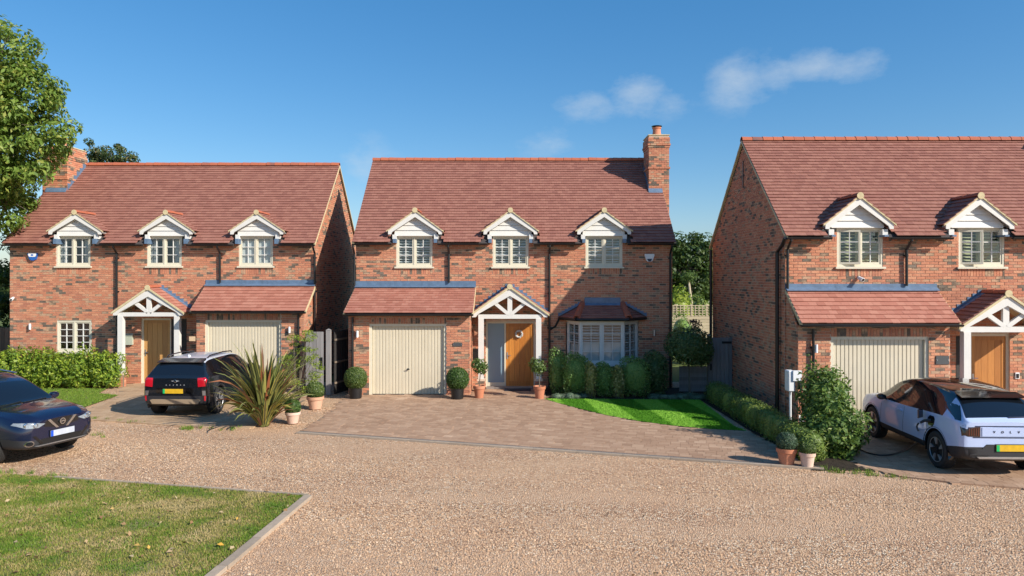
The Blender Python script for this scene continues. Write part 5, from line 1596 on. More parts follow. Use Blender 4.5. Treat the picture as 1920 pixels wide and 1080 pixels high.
def bay_tree(label, px, py, cpx, cy):
    x, y = G(px, py); y += .14
    t = thing('potted_bay_tree', label, 'potted plant', (x, y, 0), 0, 'bay trees flanking the porch')
    pot(terracotta(.37, .37), 'terracotta', (x, y, .012), t, .16, .33)
    b = MB(); xc = X(cpx, y); b.tube([(x, y, .3), ((x+xc)/2+.01, y, .7), (xc, y, 1.0)], [.016, .014, .012], 7); b.build('stem', 'bark', t)
    foliage('foliage', t, [((xc, y, Z(cy, y)), (.26, .25, .25), 2), ((xc-.08, y, Z(cy, y)+.08), (.2, .2, .18), 2)], 620, .10, 'leaf_bay', aspect=.42, shell=.35, core=.45, lump=.2)
bay_tree('bay tree with a mop head in a terracotta pot left of the porch', 898, 748, 901, 688)
bay_tree('bay tree with a mop head in a terracotta pot right of the porch', 1012, 749, 1009, 688)

# weeds and stray grass where the gravel meets paving and beds
def strip(a, c, w):
    a, c = np.array(a), np.array(c); d = (c-a)/np.linalg.norm(c-a); n = np.array([-d[1], d[0]])*w
    return [tuple(a-n), tuple(c-n), tuple(c+n), tuple(a+n)]
wv, wf, off = [], [], 0
for (pa, pb, w, num) in ((G(1535, 880), G(1640, 890), .16, 42), (G(1640, 890), G(1720, 901), .06, 14), (G(165, 784), G(330, 800), .07, 26), (G(340, 803), G(470, 806), .16, 40), (G(130, 893), G(0, 884), .12, 30), (G(175, 815), G(200, 818), .10, 10)):
    P_ = strip(pa, pb, w); P_ = np.array(P_)
    cs = RNG.uniform(P_.min(0), P_.max(0), (num*5, 2)); cs = cs[pip(cs, [tuple(q) for q in P_])][:max(3, num//3)]
    for c in cs:
        k = int(RNG.integers(10, 28)); q = c+RNG.normal(0, .035, (k, 2)); h = RNG.uniform(.03, .10, k); a = RNG.uniform(0, 6.28, k); l = RNG.normal(0, .03, (k, 2))
        for i in range(k):
            wv += [(q[i, 0]-.006*math.cos(a[i]), q[i, 1]-.006*math.sin(a[i]), -.01), (q[i, 0]+.006*math.cos(a[i]), q[i, 1]+.006*math.sin(a[i]), -.01), (q[i, 0]+l[i, 0], q[i, 1]+l[i, 1], h[i])]
            wf.append((off, off+1, off+2)); off += 3
stuff(np_mesh('weeds', np.array(wv), np.array(wf), 'grass_lush', k=3))
# ------------------------------------------------------------------ cars: lofted, subdivided shells with real wheel openings
def car_shell(stations, zone, capzone, wheels, wr, zones, crease=None):
    """stations: (y, [9 half-section points (x,z) from floor centre round to roof centre]); returns mesh whose material index is the zone"""
    v, f, mi = [], [], []
    ns = len(stations)
    for (y, pts) in stations:
        ring = [(x, y, z) for x, z in pts] + [(-x, y, z) for x, z in pts[7:0:-1]]
        v += ring
    for i in range(ns-1):
        for j in range(16):
            a, b = i*16+j, i*16+(j+1) % 16
            f.append((a, b, b+16, a+16)); seg = j if j < 8 else 15-j
            mi.append(zones.index(zone(i, seg, 1 if j < 8 else -1)))
    for e, s in ((0, 0), (ns-1, 1)):
        o = e*16
        for k in range(8):
            r0, r1 = o+k, o+k+1
            l0, l1 = o+((16-k) % 16), o+((16-k-1) % 16)
            q = (r0, l0, l1, r1) if k not in (0, 7) else ((r0, l1, r1) if k == 0 else (r0, l0, r1))
            f.append(q if s == 0 else q[::-1]); mi.append(zones.index(capzone(s, k)))
    me = bpy.data.meshes.new('shell'); me.from_pydata(v, [], f)
    me.polygons.foreach_set('material_index', mi)
    for z in zones: me.materials.append(MATS['cladding'])
    bm = bmesh.new(); bm.from_mesh(me); bmesh.ops.recalc_face_normals(bm, faces=bm.faces)
    cl = bm.edges.layers.float.new('crease_edge')
    for ed in bm.edges:
        a, b = ed.verts[0].index, ed.verts[1].index
        ia, ja, ib, jb = a//16, a % 16, b//16, b % 16
        c = 0
        if ia != ib:
            s = ja if ja <= 8 else 16-ja
            c = {3: .75, 5: .6, 6: .45, 2: .3}.get(s, 0)
        elif ia in (0, ns-1): c = .45
        if crease: c = max(c, crease(ia, ib, ja, jb) or 0)
        ed[cl] = c
    bm.to_mesh(me); bm.free()
    o = bpy.data.objects.new('shell', me); COL.objects.link(o)
    m = o.modifiers.new('s', 'SUBSURF'); m.levels = m.render_levels = 3
    cuts = []
    wz = zones.index('wheel_well')
    for (x, y, z) in wheels:
        b = MB(); s = 1 if x > 0 else -1; b.lathe([(.001, s*.48), (wr+.055, s*.48), (wr+.055, s*1.4), (.001, s*1.4)], (0, y, z), 40, axis='x')
        cm = bpy.data.meshes.new('cut'); cm.from_pydata(b.v, [], b.f)
        bm = bmesh.new(); bm.from_mesh(cm); bmesh.ops.remove_doubles(bm, verts=bm.verts, dist=.002); bmesh.ops.recalc_face_normals(bm, faces=bm.faces); bm.to_mesh(cm); bm.free()
        for z_ in zones: cm.materials.append(MATS['cladding'])
        cm.polygons.foreach_set('material_index', [wz]*len(cm.polygons))
        co = bpy.data.objects.new('cut', cm); COL.objects.link(co); cuts.append(co)
        bo = o.modifiers.new('b', 'BOOLEAN'); bo.operation = 'DIFFERENCE'; bo.object = co; bo.solver = 'EXACT'
    dg = bpy.context.evaluated_depsgraph_get(); dg.update()
    out = bpy.data.meshes.new_from_object(o.evaluated_get(dg))
    for c in cuts: bpy.data.objects.remove(c)
    bpy.data.objects.remove(o)
    return out
def split_zones(me, zones, mats, root, label=None):
    """each zone of the shell as a part of the car"""
    out = {}
    for zi, z in enumerate(zones):
        bm = bmesh.new(); bm.from_mesh(me)
        bmesh.ops.delete(bm, geom=[q for q in bm.faces if q.material_index != zi], context='FACES')
        if not bm.faces: bm.free(); continue
        bm.faces.ensure_lookup_table()
        seen = {}; isl = []
        for fc in bm.faces:
            if fc.index in seen: continue
            st, grp = [fc], []
            seen[fc.index] = 1
            while st:
                c = st.pop(); grp.append(c.index)
                for ed in c.edges:
                    for f2 in ed.link_faces:
                        if f2.index not in seen: seen[f2.index] = 1; st.append(f2)
            isl.append(set(grp))
        for grp in isl:                                 # each window, pillar and wheel housing on its own
            if len(grp) < 3: continue
            b2 = bm.copy(); b2.faces.ensure_lookup_table()
            bmesh.ops.delete(b2, geom=[q for q in b2.faces if q.index not in grp], context='FACES')
            m = bpy.data.meshes.new(z)
            for q in b2.faces: q.material_index = 0; q.smooth = True
            b2.to_mesh(m); b2.free()
            m.materials.clear(); m.materials.append(MATS[mats[z]]); m.set_sharp_from_angle(angle=R(38))
            o = bpy.data.objects.new(z, m); COL.objects.link(o); o.parent = root
        bm.free()
    return out
class Skin:
    """lays flat shapes on to the car shell by casting them along an axis"""
    def __init__(s, me):
        s.b = BVHTree.FromPolygons([q.co.copy() for q in me.vertices], [tuple(p.vertices) for p in me.polygons])
    def hit(s, p, d):
        h = s.b.ray_cast(Vector(p), Vector(d), 8.0)
        return h[0]
    def patch(s, name, poly, face, mat, root, lift=.006, rings=4, sub=3):
        """poly in the (lateral, z) plane for 'rear'/'front' or the (y, z) plane for 'left'/'right', or (x, y) for 'top'"""
        O = {'rear': lambda a, b: ((a, -3, b), (0, 1, 0)), 'front': lambda a, b: ((a, 8, b), (0, -1, 0)), 'left': lambda a, b: ((-3, a, b), (1, 0, 0)),
             'right': lambda a, b: ((3, a, b), (-1, 0, 0)), 'top': lambda a, b: ((a, b, 4), (0, 0, -1))}[face]
        P = []
        for i in range(len(poly)):
            a, b = poly[i], poly[(i+1) % len(poly)]
            for k in range(sub): P.append((a[0]+(b[0]-a[0])*k/sub, a[1]+(b[1]-a[1])*k/sub))
        cx, cy = sum(p[0] for p in P)/len(P), sum(p[1] for p in P)/len(P)
        m = MB(); n = len(P)
        def at(a, b, extra=0):
            o, d = O(a, b); h = s.hit(o, d); d = Vector(d)
            if h is None: h = Vector(o)+d*3.0
            return tuple(h-d*(lift+extra))
        m.v.append(at(cx, cy))
        for r in range(1, rings+1):
            for p in P: m.v.append(at(cx+(p[0]-cx)*r/rings, cy+(p[1]-cy)*r/rings))
        for p in P:                                     # rim sunk into the shell so the piece has thickness
            o, d = O(*p); h = s.hit(o, d); d = Vector(d)
            m.v.append(tuple((h if h is not None else Vector(o)+d*3)+d*.012))
        for i in range(n): m.f.append((0, 1+i, 1+(i+1) % n)); m.m.append(0)
        for r in range(rings):
            for i in range(n):
                a, b = 1+r*n+i, 1+r*n+(i+1) % n
                m.f.append((a, a+n, b+n, b)); m.m.append(0)
        o = m.build(name, mat, None, smooth=True, angle=50); o.parent = root
        bm = bmesh.new(); bm.from_mesh(o.data); bmesh.ops.recalc_face_normals(bm, faces=bm.faces); bm.to_mesh(o.data); bm.free()
        return o
def rect(cx, cy, w, h, c=.25):
    k = min(w, h)*c/2; a, b = w/2, h/2
    return [(cx-a+k, cy-b), (cx+a-k, cy-b), (cx+a, cy-b+k), (cx+a, cy+b-k), (cx+a-k, cy+b), (cx-a+k, cy+b), (cx-a, cy+b-k), (cx-a, cy-b+k)]
def ell(cx, cy, a, b, n=14): return [(cx+a*math.cos(2*PI*i/n), cy+b*math.sin(2*PI*i/n)) for i in range(n)]

def wheel(root, x, y, r, w, style):
    s = 1 if x > 0 else -1
    b = MB(); h = w/2
    b.lathe([(r*.66, -h*.9), (r*.90, -h), (r*.97, -h*.86), (r, -h*.55), (r, h*.55), (r*.97, h*.86), (r*.90, h), (r*.66, h*.92)], (0, 0, 0), 36, axis='x')
    t = b.build('wheel', 'tyre_rubber', None, smooth=True); t.parent = root; t.location = (x-s*h, y, r)
    tb = MB()
    for k in range(40):                                 # tread blocks
        th = 2*PI*k/40
        for xo in (-.62, -.2, .22, .64):
            c = Vector((xo*h, math.cos(th+xo*.06)*r, math.sin(th+xo*.06)*r)); tg = Vector((.25, -math.sin(th), math.cos(th))).normalized()
            tb.obox(c, (h*.17, 0, 0), tg*.018, c.normalized()*.004 if False else Vector((0, math.cos(th), math.sin(th)))*.005)
    q = stuff(tb.build('tread', 'tyre_rubber', None)); q.parent = t
    b = MB(); o = s*h
    b.lathe([(r*.70, o*.95), (r*.66, o*.90), (r*.63, o*.45), (.001, o*.40)], (0, 0, 0), 30, axis='x')
    q = b.build('rim', 'alloy_dark', None, smooth=True); q.parent = t
    n = 5
    b = MB(); b2 = MB()
    for k in range(n):
        th = 2*PI*k/n + .3
        def pt(rr, da, xx): return (o*xx, rr*math.cos(th+da), rr*math.sin(th+da))
        if style == 'fan':                              # broad pale wedges between dark spokes
            p = [(r*.30, -.10), (r*.645, -.34), (r*.655, .05), (r*.30, .07)]
            b.hexa([pt(a, d, .70) for a, d in p]+[pt(a, d, .93) for a, d in p])
            p = [(r*.06, .2), (r*.655, .12), (r*.655, .92), (r*.12, .9)]
            b2.hexa([pt(a, d, .6) for a, d in p]+[pt(a, d, .78) for a, d in p])
        else:
            for da in (-.16, .16):
                p = [(r*.12, da*.8-.10), (r*.65, da-.055), (r*.65, da+.055), (r*.12, da*.8+.10)]
                b.hexa([pt(a, d, .62) for a, d in p]+[pt(a, d, .93) for a, d in p])
    if b2.v: q = b2.build('spoke', 'alloy_dark', None); q.parent = t
    b.lathe([(r*.675, o*.93), (r*.655, o*.94), (r*.645, o*.90)], (0, 0, 0), 30, axis='x')
    q = b.build('alloy_face', 'alloy_silver', None); q.parent = t
    b = MB(); b.lathe([(r*.16, o*.66), (r*.15, o*.97), (.001, o*.98)], (0, 0, 0), 14, axis='x')
    q = b.build('hub_cap', 'alloy_dark', None, smooth=True); q.parent = t
    return t
def letters(txt, name, size, mat, root, skin, cx, cz, face, space=1.0, lift=.008, width=None):
    """raised lettering laid along the shell, one mesh per word"""
    n = len(txt); W_ = width or size*n
    for i, ch in enumerate(txt):
        cu = bpy.data.curves.new(name, 'FONT'); cu.body = ch; cu.size = size; cu.extrude = .004; cu.align_x = 'CENTER'; cu.align_y = 'CENTER'; cu.resolution_u = 3
        o = bpy.data.objects.new(name, cu); COL.objects.link(o)
        dg = bpy.context.evaluated_depsgraph_get(); me = bpy.data.meshes.new_from_object(o.evaluated_get(dg)); bpy.data.objects.remove(o)
        x = cx - W_/2 + W_*(i+.5)/n
        h = skin.hit((x, -3, cz), (0, 1, 0)) or Vector((x, 0, cz))
        me.materials.clear(); me.materials.append(MATS[mat]); me.name = name
        q = bpy.data.objects.new(name, me); COL.objects.link(q); q.parent = root
        q.location = h - Vector((0, lift, 0)); q.rotation_euler = (R(90), 0, 0)
def number_plate(root, skin, face, cx, cz, w, h, mat, band, bandside=-1):
    P = skin.hit((cx, -3 if face == 'rear' else 8, cz), (0, 1 if face == 'rear' else -1, 0)); s = -1 if face == 'rear' else 1
    y = P.y + s*.02
    b = MB(); b.box(cx-w/2, cx+w/2, min(y, y+s*.012), max(y, y+s*.012), cz-h/2, cz+h/2); p = b.build('number_plate', mat, None); p.parent = root
    b = MB(); k = bandside; x0 = cx+k*w/2; x1 = cx+k*(w/2-.055)
    b.box(min(x0, x1), max(x0, x1), min(y+s*.0125, y+s*.0145), max(y+s*.0125, y+s*.0145), cz-h/2, cz+h/2); q = b.build('plate_band', band, None); q.parent = p
    b = MB(); b.box(cx-w/2-.01, cx+w/2+.01, min(y-s*.03, y-s*.001), max(y-s*.03, y-s*.001), cz-h/2-.01, cz+h/2+.01); q = b.build('plate_mount', 'black_plastic', None); q.parent = p
def sec(w, zb, zc, zm, b, r, zt):
    return [(0, zb), (w*.80, zb), (w*.965, zb+.07), (w, zc), (w*1.0, zm), b, r, (r[0]*.62, zt-.012), (0, zt)]
def mirror_part(root, x, y, z, mat, s):
    b = MB(); b.lathe([(.001, -.055), (.07, -.045), (.085, 0), (.075, .05), (.001, .065)], (0, 0, 0), 12, axis='y')
    for i, q in enumerate(b.v): b.v[i] = (x+s*(q[0]*1.2+.10), y+q[1]*1.1, z+q[2]*.85)
    b.tube([(x-s*.03, y, z-.06), (x+s*.06, y, z-.03)], .022, 6)
    o = b.build('door_mirror', mat, None, smooth=True); o.parent = root

ZN = ['body', 'lower_cladding', 'windscreen', 'rear_window', 'side_window', 'pillar', 'roof', 'wheel_well', 'bumper']

# ---------- pale blue electric hatchback on charge (rear towards the camera)
def ev():
    x0, y0 = 8.98, 13.10
    t = thing('parked_car', 'pale blue electric car with black roof, on charge beside the right garage', 'car', (x0, y0, 0.014), R(-2.0))
    w = .915
    ST = [(.02, sec(.80, .36, .57, .74, (.75, .96), (.70, 1.02), 1.03)),
          (.09, sec(.875, .30, .57, .76, (.83, .99), (.765, 1.055), 1.07)),
          (.34, sec(.90, .26, .52, .78, (.86, 1.01), (.66, 1.22), 1.26)),
          (.64, sec(w, .24, .46, .78, (.86, 1.02), (.59, 1.395), 1.45)),
          (1.0, sec(w, .24, .42, .78, (.86, 1.01), (.60, 1.46), 1.515)),
          (1.50, sec(w*.985, .24, .42, .74, (.855, .985), (.615, 1.50), 1.55)),
          (2.02, sec(w*.985, .24, .42, .72, (.855, .965), (.615, 1.505), 1.555)),
          (2.10, sec(w*.985, .24, .42, .72, (.855, .963), (.615, 1.502), 1.553)),
          (2.70, sec(w*.985, .24, .42, .74, (.86, .955), (.62, 1.43), 1.475)),
          (3.18, sec(w, .24, .44, .76, (.86, .965), (.66, 1.12), 1.16)),
          (3.42, sec(w, .25, .46, .77, (.85, .96), (.70, 1.00), 1.025)),
          (3.85, sec(.905, .26, .52, .76, (.83, .92), (.68, .955), .975)),
          (4.12, sec(.85, .28, .55, .72, (.78, .86), (.64, .89), .90)),
          (4.23, sec(.72, .34, .55, .68, (.66, .78), (.55, .80), .81))]
    def zone(i, s, side):
        if s <= 2: return 'lower_cladding'
        if s in (3, 4): return 'body'
        if s == 5: return 'body' if i in (0, 1, 2) or i >= 10 else ('pillar' if i in (3, 6) else 'side_window')
        if s >= 6:
            if i in (1, 2): return 'rear_window'
            if i == 0: return 'body'
            if i in (8, 9): return 'windscreen'
            return 'roof' if i < 8 else 'body'
    me = car_shell(ST, zone, lambda e, k: 'lower_cladding' if k <= 2 else 'body', [(s*.9, y, .35) for s in (-1, 1) for y in (.80, 3.45)], .345, ZN)
    Zm = dict(body='paint_cloud_blue', lower_cladding='cladding', windscreen='car_glass', rear_window='car_glass', side_window='car_glass', pillar='gloss_black', roof='gloss_black', wheel_well='black_plastic', bumper='cladding')
    split_zones(me, ZN, Zm, t); sk = Skin(me)
    for s in (-1, 1):
        for y in (.80, 3.45): wheel(t, s*.905, y, .345, .23, 'fan')
        mirror_part(t, s*.86, 2.86, 1.02, 'gloss_black', s)
        # lamps: upright blocks at the corners of the tail and beside the rear glass
        sk.patch('tail_lamp', [(s*.53, .755), (s*.835, .765), (s*.835, .925), (s*.53, .935)][::s], 'rear', 'lamp_smoke', t, .008)
        for k in range(5):
            a = s*(.57+.04*k); b = MB(); h = sk.hit((a, -3, .85), (0, 1, 0)); b.box(a-.006, a+.006, h.y-.014, h.y-.004, .78, .91); q = b.build('lamp_strip', 'lamp_amber', None); q.parent = t
        sk.patch('quarter_lamp', [(s*.80, 1.02), (s*.835, 1.02), (s*.70, 1.27), (s*.655, 1.25)][::s], 'rear', 'gloss_black', t, .006)
    sk.patch('tailgate_panel', [(-.50, .765), (.50, .765), (.50, .925), (-.50, .925)], 'rear', 'paint_cloud_blue', t, .010)
    sk.patch('trim_strip', [(-.82, .935), (.82, .935), (.80, .955), (-.80, .955)], 'rear', 'navy_plastic', t, .005)
    sk.patch('trim_strip', [(-.66, .735), (.66, .735), (.66, .752), (-.66, .752)], 'rear', 'navy_plastic', t, .005)
    letters('VOLVO', 'lettering', .058, 'gloss_black', t, sk, 0, .845, 'rear', width=.72, lift=.014)
    sk.patch('bumper_skin', [(-.86, .40), (.86, .40), (.86, .54), (.50, .54), (.42, .62), (-.42, .62), (-.50, .54), (-.86, .54)], 'rear', 'cladding', t, .012, rings=6, sub=4)
    sk.patch('skid_plate', [(-.55, .36), (.55, .36), (.60, .40), (-.60, .40)], 'rear', 'steel', t, .02)
    number_plate(t, sk, 'rear', 0.0, .56, .52, .115, 'plate_yellow', 'plate_green')
    b = MB(); b.hexa([(-.60, .47, 1.385), (.60, .47, 1.385), (.57, .74, 1.43), (-.57, .74, 1.43), (-.60, .465, 1.395), (.60, .465, 1.395), (.57, .76, 1.462), (-.57, .76, 1.462)])
    o = b.build('spoiler', 'gloss_black', None); o.parent = t
    b = MB(); b.beam((.02, .115, 1.09), (.36, .135, 1.10), .025, .03); o = b.build('rear_wiper', 'navy_plastic', None); o.parent = t
    # side details: door seams, handle, open charging flap and socket
    for y in (1.12, 2.06, 3.02):
        sk.patch('door_seam', [(y-.005, .42), (y+.005, .42), (y+.005, .95), (y-.005, .95)], 'left', 'navy_plastic', t, .0015, rings=2, sub=5)
    for y in (2.22,): sk.patch('door_handle', rect(y, .85, .20, .035, .8), 'left', 'paint_cloud_blue', t, .028)
    sk.patch('charge_socket', rect(.98, .86, .24, .19, .5), 'left', 'gloss_black', t, .006)
    h = sk.hit((-3, 1.12, .88), (1, 0, 0)); b = MB(); b.obox((h.x-.09, 1.22, .955), (.075, .06, .0), (-.006, .008, 0), (0, .0, .085)); o = b.build('charge_flap', 'gloss_black', None); o.parent = t
    b = MB(); h = sk.hit((-3, .98, .86), (1, 0, 0)); b.tube([(h.x+.0, .98, .86), (h.x-.10, 1.03, .85), (h.x-.17, 1.06, .80)], [.035, .03, .022], 8); o = b.build('charge_plug', 'black_plastic', None, smooth=True); o.parent = t
    for s in (-1, 1):
        for y in (.80, 3.45):                            # dark lips round the wheel openings
            b = MB(); r = .345+.055; n = 22; x = s*.905
            for k in range(n):
                a0, a1 = PI*(k/n*1.16-.08), PI*((k+1)/n*1.16-.08)
                hx = []
                for a in (a0, a1):
                    for rr in (r-.004, r+.028):
                        h = sk.hit((s*3, y+rr*math.cos(a), .35+rr*math.sin(a)), (-s, 0, 0))
                        xx = h.x if h is not None and abs(h.x) > .7 else x*.97
                        hx.append(Vector((xx+s*.010, y+rr*math.cos(a), .35+rr*math.sin(a))))
                d = Vector((-s*.05, 0, 0))
                b.hexa([hx[0]+d, hx[1]+d, hx[3]+d, hx[2]+d, hx[0], hx[1], hx[3], hx[2]])
            o = b.build('arch_trim', 'gloss_black', None); o.parent = t
    # seats and wheel glimpsed through the glass
    return t, Matrix.Translation((x0, y0, .014)) @ Matrix.Rotation(R(-2.0), 4, 'Z')
EV, EVM = ev()

# ---------- small dark crossover by the left garage (rear towards the camera)
def crossover():
    x0, y0, rz = -8.72, 18.82, R(-1.5)
    t = thing('parked_car', 'small dark crossover with silver roof parked in front of the left porch', 'car', (x0, y0, .014), rz)
    w = .88
    ST = [(.03, sec(.80, .36, .56, .78, (.77, .98), (.70, 1.02), 1.03)),
          (.09, sec(.855, .30, .56, .80, (.83, 1.01), (.76, 1.06), 1.075)),
          (.22, sec(.87, .27, .52, .82, (.84, 1.03), (.67, 1.25), 1.285)),
          (.40, sec(w, .26, .48, .82, (.845, 1.03), (.60, 1.41), 1.465)),
          (.66, sec(w, .25, .46, .82, (.845, 1.025), (.60, 1.455), 1.51)),
          (1.04, sec(w*.985, .25, .45, .80, (.845, 1.015), (.61, 1.465), 1.52)),
          (1.10, sec(w*.985, .25, .45, .80, (.845, 1.014), (.61, 1.465), 1.52)),
          (1.92, sec(w*.98, .25, .45, .78, (.84, 1.0), (.61, 1.465), 1.52)),
          (2.00, sec(w*.98, .25, .45, .78, (.84, 1.0), (.61, 1.462), 1.518)),
          (2.55, sec(w*.985, .25, .45, .80, (.845, .99), (.63, 1.41), 1.455)),
          (3.02, sec(w, .25, .47, .82, (.85, 1.0), (.68, 1.09), 1.12)),
          (3.22, sec(w, .26, .48, .82, (.84, .99), (.70, 1.02), 1.05)),
          (3.72, sec(.87, .27, .54, .80, (.81, .95), (.66, .98), 1.0)),
          (3.98, sec(.82, .30, .56, .74, (.75, .87), (.62, .90), .91)),
          (4.07, sec(.70, .36, .56, .70, (.64, .78), (.55, .80), .81))]
    def zone(i, s, side):
        if s <= 2: return 'lower_cladding'
        if s in (3, 4): return 'body'
        if s == 5: return 'body' if i in (0, 1, 2) or i >= 11 else ('pillar' if i in (3, 5, 7) else 'side_window')
        if s >= 6:
            if i == 0: return 'body'
            if i in (1, 2): return 'rear_window'
            if i in (9, 10): return 'windscreen'
            return 'roof' if i < 9 else 'body'
    me = car_shell(ST, zone, lambda e, k: 'lower_cladding' if k <= 2 else 'body', [(s*.9, y, .345) for s in (-1, 1) for y in (.72, 3.32)], .345, ZN)
    Zm = dict(body='paint_black_green', lower_cladding='cladding', windscreen='car_glass', rear_window='car_glass', side_window='car_glass', pillar='gloss_black', roof='paint_silver', wheel_well='black_plastic', bumper='cladding')
    split_zones(me, ZN, Zm, t); sk = Skin(me)
    for s in (-1, 1):
        for y in (.72, 3.32): wheel(t, s*.87, y, .345, .225, 'spoke')
        mirror_part(t, s*.84, 2.72, 1.05, 'paint_black_green', s)
        sk.patch('tail_lamp', [(s*.60, .80), (s*.80, .82), (s*.815, .99), (s*.765, 1.04), (s*.585, 1.03)][::s], 'rear', 'lamp_red', t, .02)
        sk.patch('reflector', [(s*.755, .44), (s*.79, .44), (s*.80, .57), (s*.76, .57)][::s], 'rear', 'lamp_red', t, .012)
        sk.patch('bumper_vent', [(s*.715, .58), (s*.79, .58), (s*.79, .70), (s*.70, .70)][::s], 'rear', 'steel', t, .006)
        b = MB(); b.tube([(s*.55, .70, 1.48), (s*.565, .80, 1.535), (s*.565, 1.6, 1.55), (s*.555, 2.15, 1.525), (s*.55, 2.25, 1.48)], .018, 8); o = b.build('roof_rail', 'gloss_black', None, smooth=True); o.parent = t
        for y in (.72, 3.32):
            b = MB(); n = 20; x = s*.875; r = .40
            for k in range(n):
                a0, a1 = PI*(k/n*1.2-.1), PI*((k+1)/n*1.2-.1); hx = []
                for a in (a0, a1):
                    for rr in (r-.006, r+.05):
                        h = sk.hit((s*3, y+rr*math.cos(a), .345+rr*math.sin(a)), (-s, 0, 0))
                        xx = h.x if h is not None and abs(h.x) > .7 else x*.97
                        hx.append(Vector((xx+s*.014, y+rr*math.cos(a), .345+rr*math.sin(a))))
                d = Vector((-s*.05, 0, 0)); b.hexa([hx[0]+d, hx[1]+d, hx[3]+d, hx[2]+d, hx[0], hx[1], hx[3], hx[2]])
            o = b.build('arch_trim', 'cladding', None); o.parent = t
    sk.patch('bumper_valance', [(-.60, .36), (.60, .36), (.66, .46), (.60, .48), (-.60, .48), (-.66, .46)], 'rear', 'bumper_bronze', t, .022, sub=4)
    sk.patch('plate_recess', rect(-.02, .70, .98, .15, .6), 'rear', 'gloss_black', t, .004)
    number_plate(t, sk, 'rear', -.05, .69, .52, .115, 'plate_yellow', 'plate_green')
    # winged round badge and lettering
    sk.patch('badge_wing', [(-.11, .955), (-.03, .925), (.03, .925), (.11, .955), (.03, .965), (-.03, .965)], 'rear', 'badge_grey', t, .010, rings=2)
    b = MB(); h = sk.hit((0, -3, .945), (0, 1, 0)); b.lathe([(.036, 0), (.036, -.014), (.026, -.016), (.001, -.012)], (0, h.y-.004, .945), 18, axis='y'); o = b.build('badge', 'chrome', None, smooth=True); o.parent = t
    letters('ACEMAN', 'lettering', .046, 'badge_grey', t, sk, 0, .845, 'rear', width=.56)
    b = MB(); b.hexa([(-.60, .28, 1.395), (.60, .28, 1.395), (.58, .54, 1.44), (-.58, .54, 1.44), (-.60, .275, 1.415), (.60, .275, 1.415), (.58, .56, 1.49), (-.58, .56, 1.49)]); o = b.build('spoiler', 'paint_black_green', None); o.parent = t
    b = MB(); b.beam((-.16, .105, 1.09), (.10, .115, 1.10), .02, .02); o = b.build('rear_wiper', 'black_plastic', None); o.parent = t
    b = MB(); b.tube([(0, .80, 1.515), (0, .76, 1.55)], [.04, .012], 8); o = b.build('antenna', 'white_plastic', None, smooth=True); o.parent = t
    for y in (1.05, 1.96, 2.86): sk.patch('door_seam', [(y-.005, .44), (y+.005, .44), (y+.005, .99), (y-.005, .99)], 'right', 'black_plastic', t, .0015, rings=2, sub=5)
    for y in (1.22, 2.12): sk.patch('door_handle', rect(y, .90, .20, .03, .8), 'right', 'gloss_black', t, .02)
crossover()

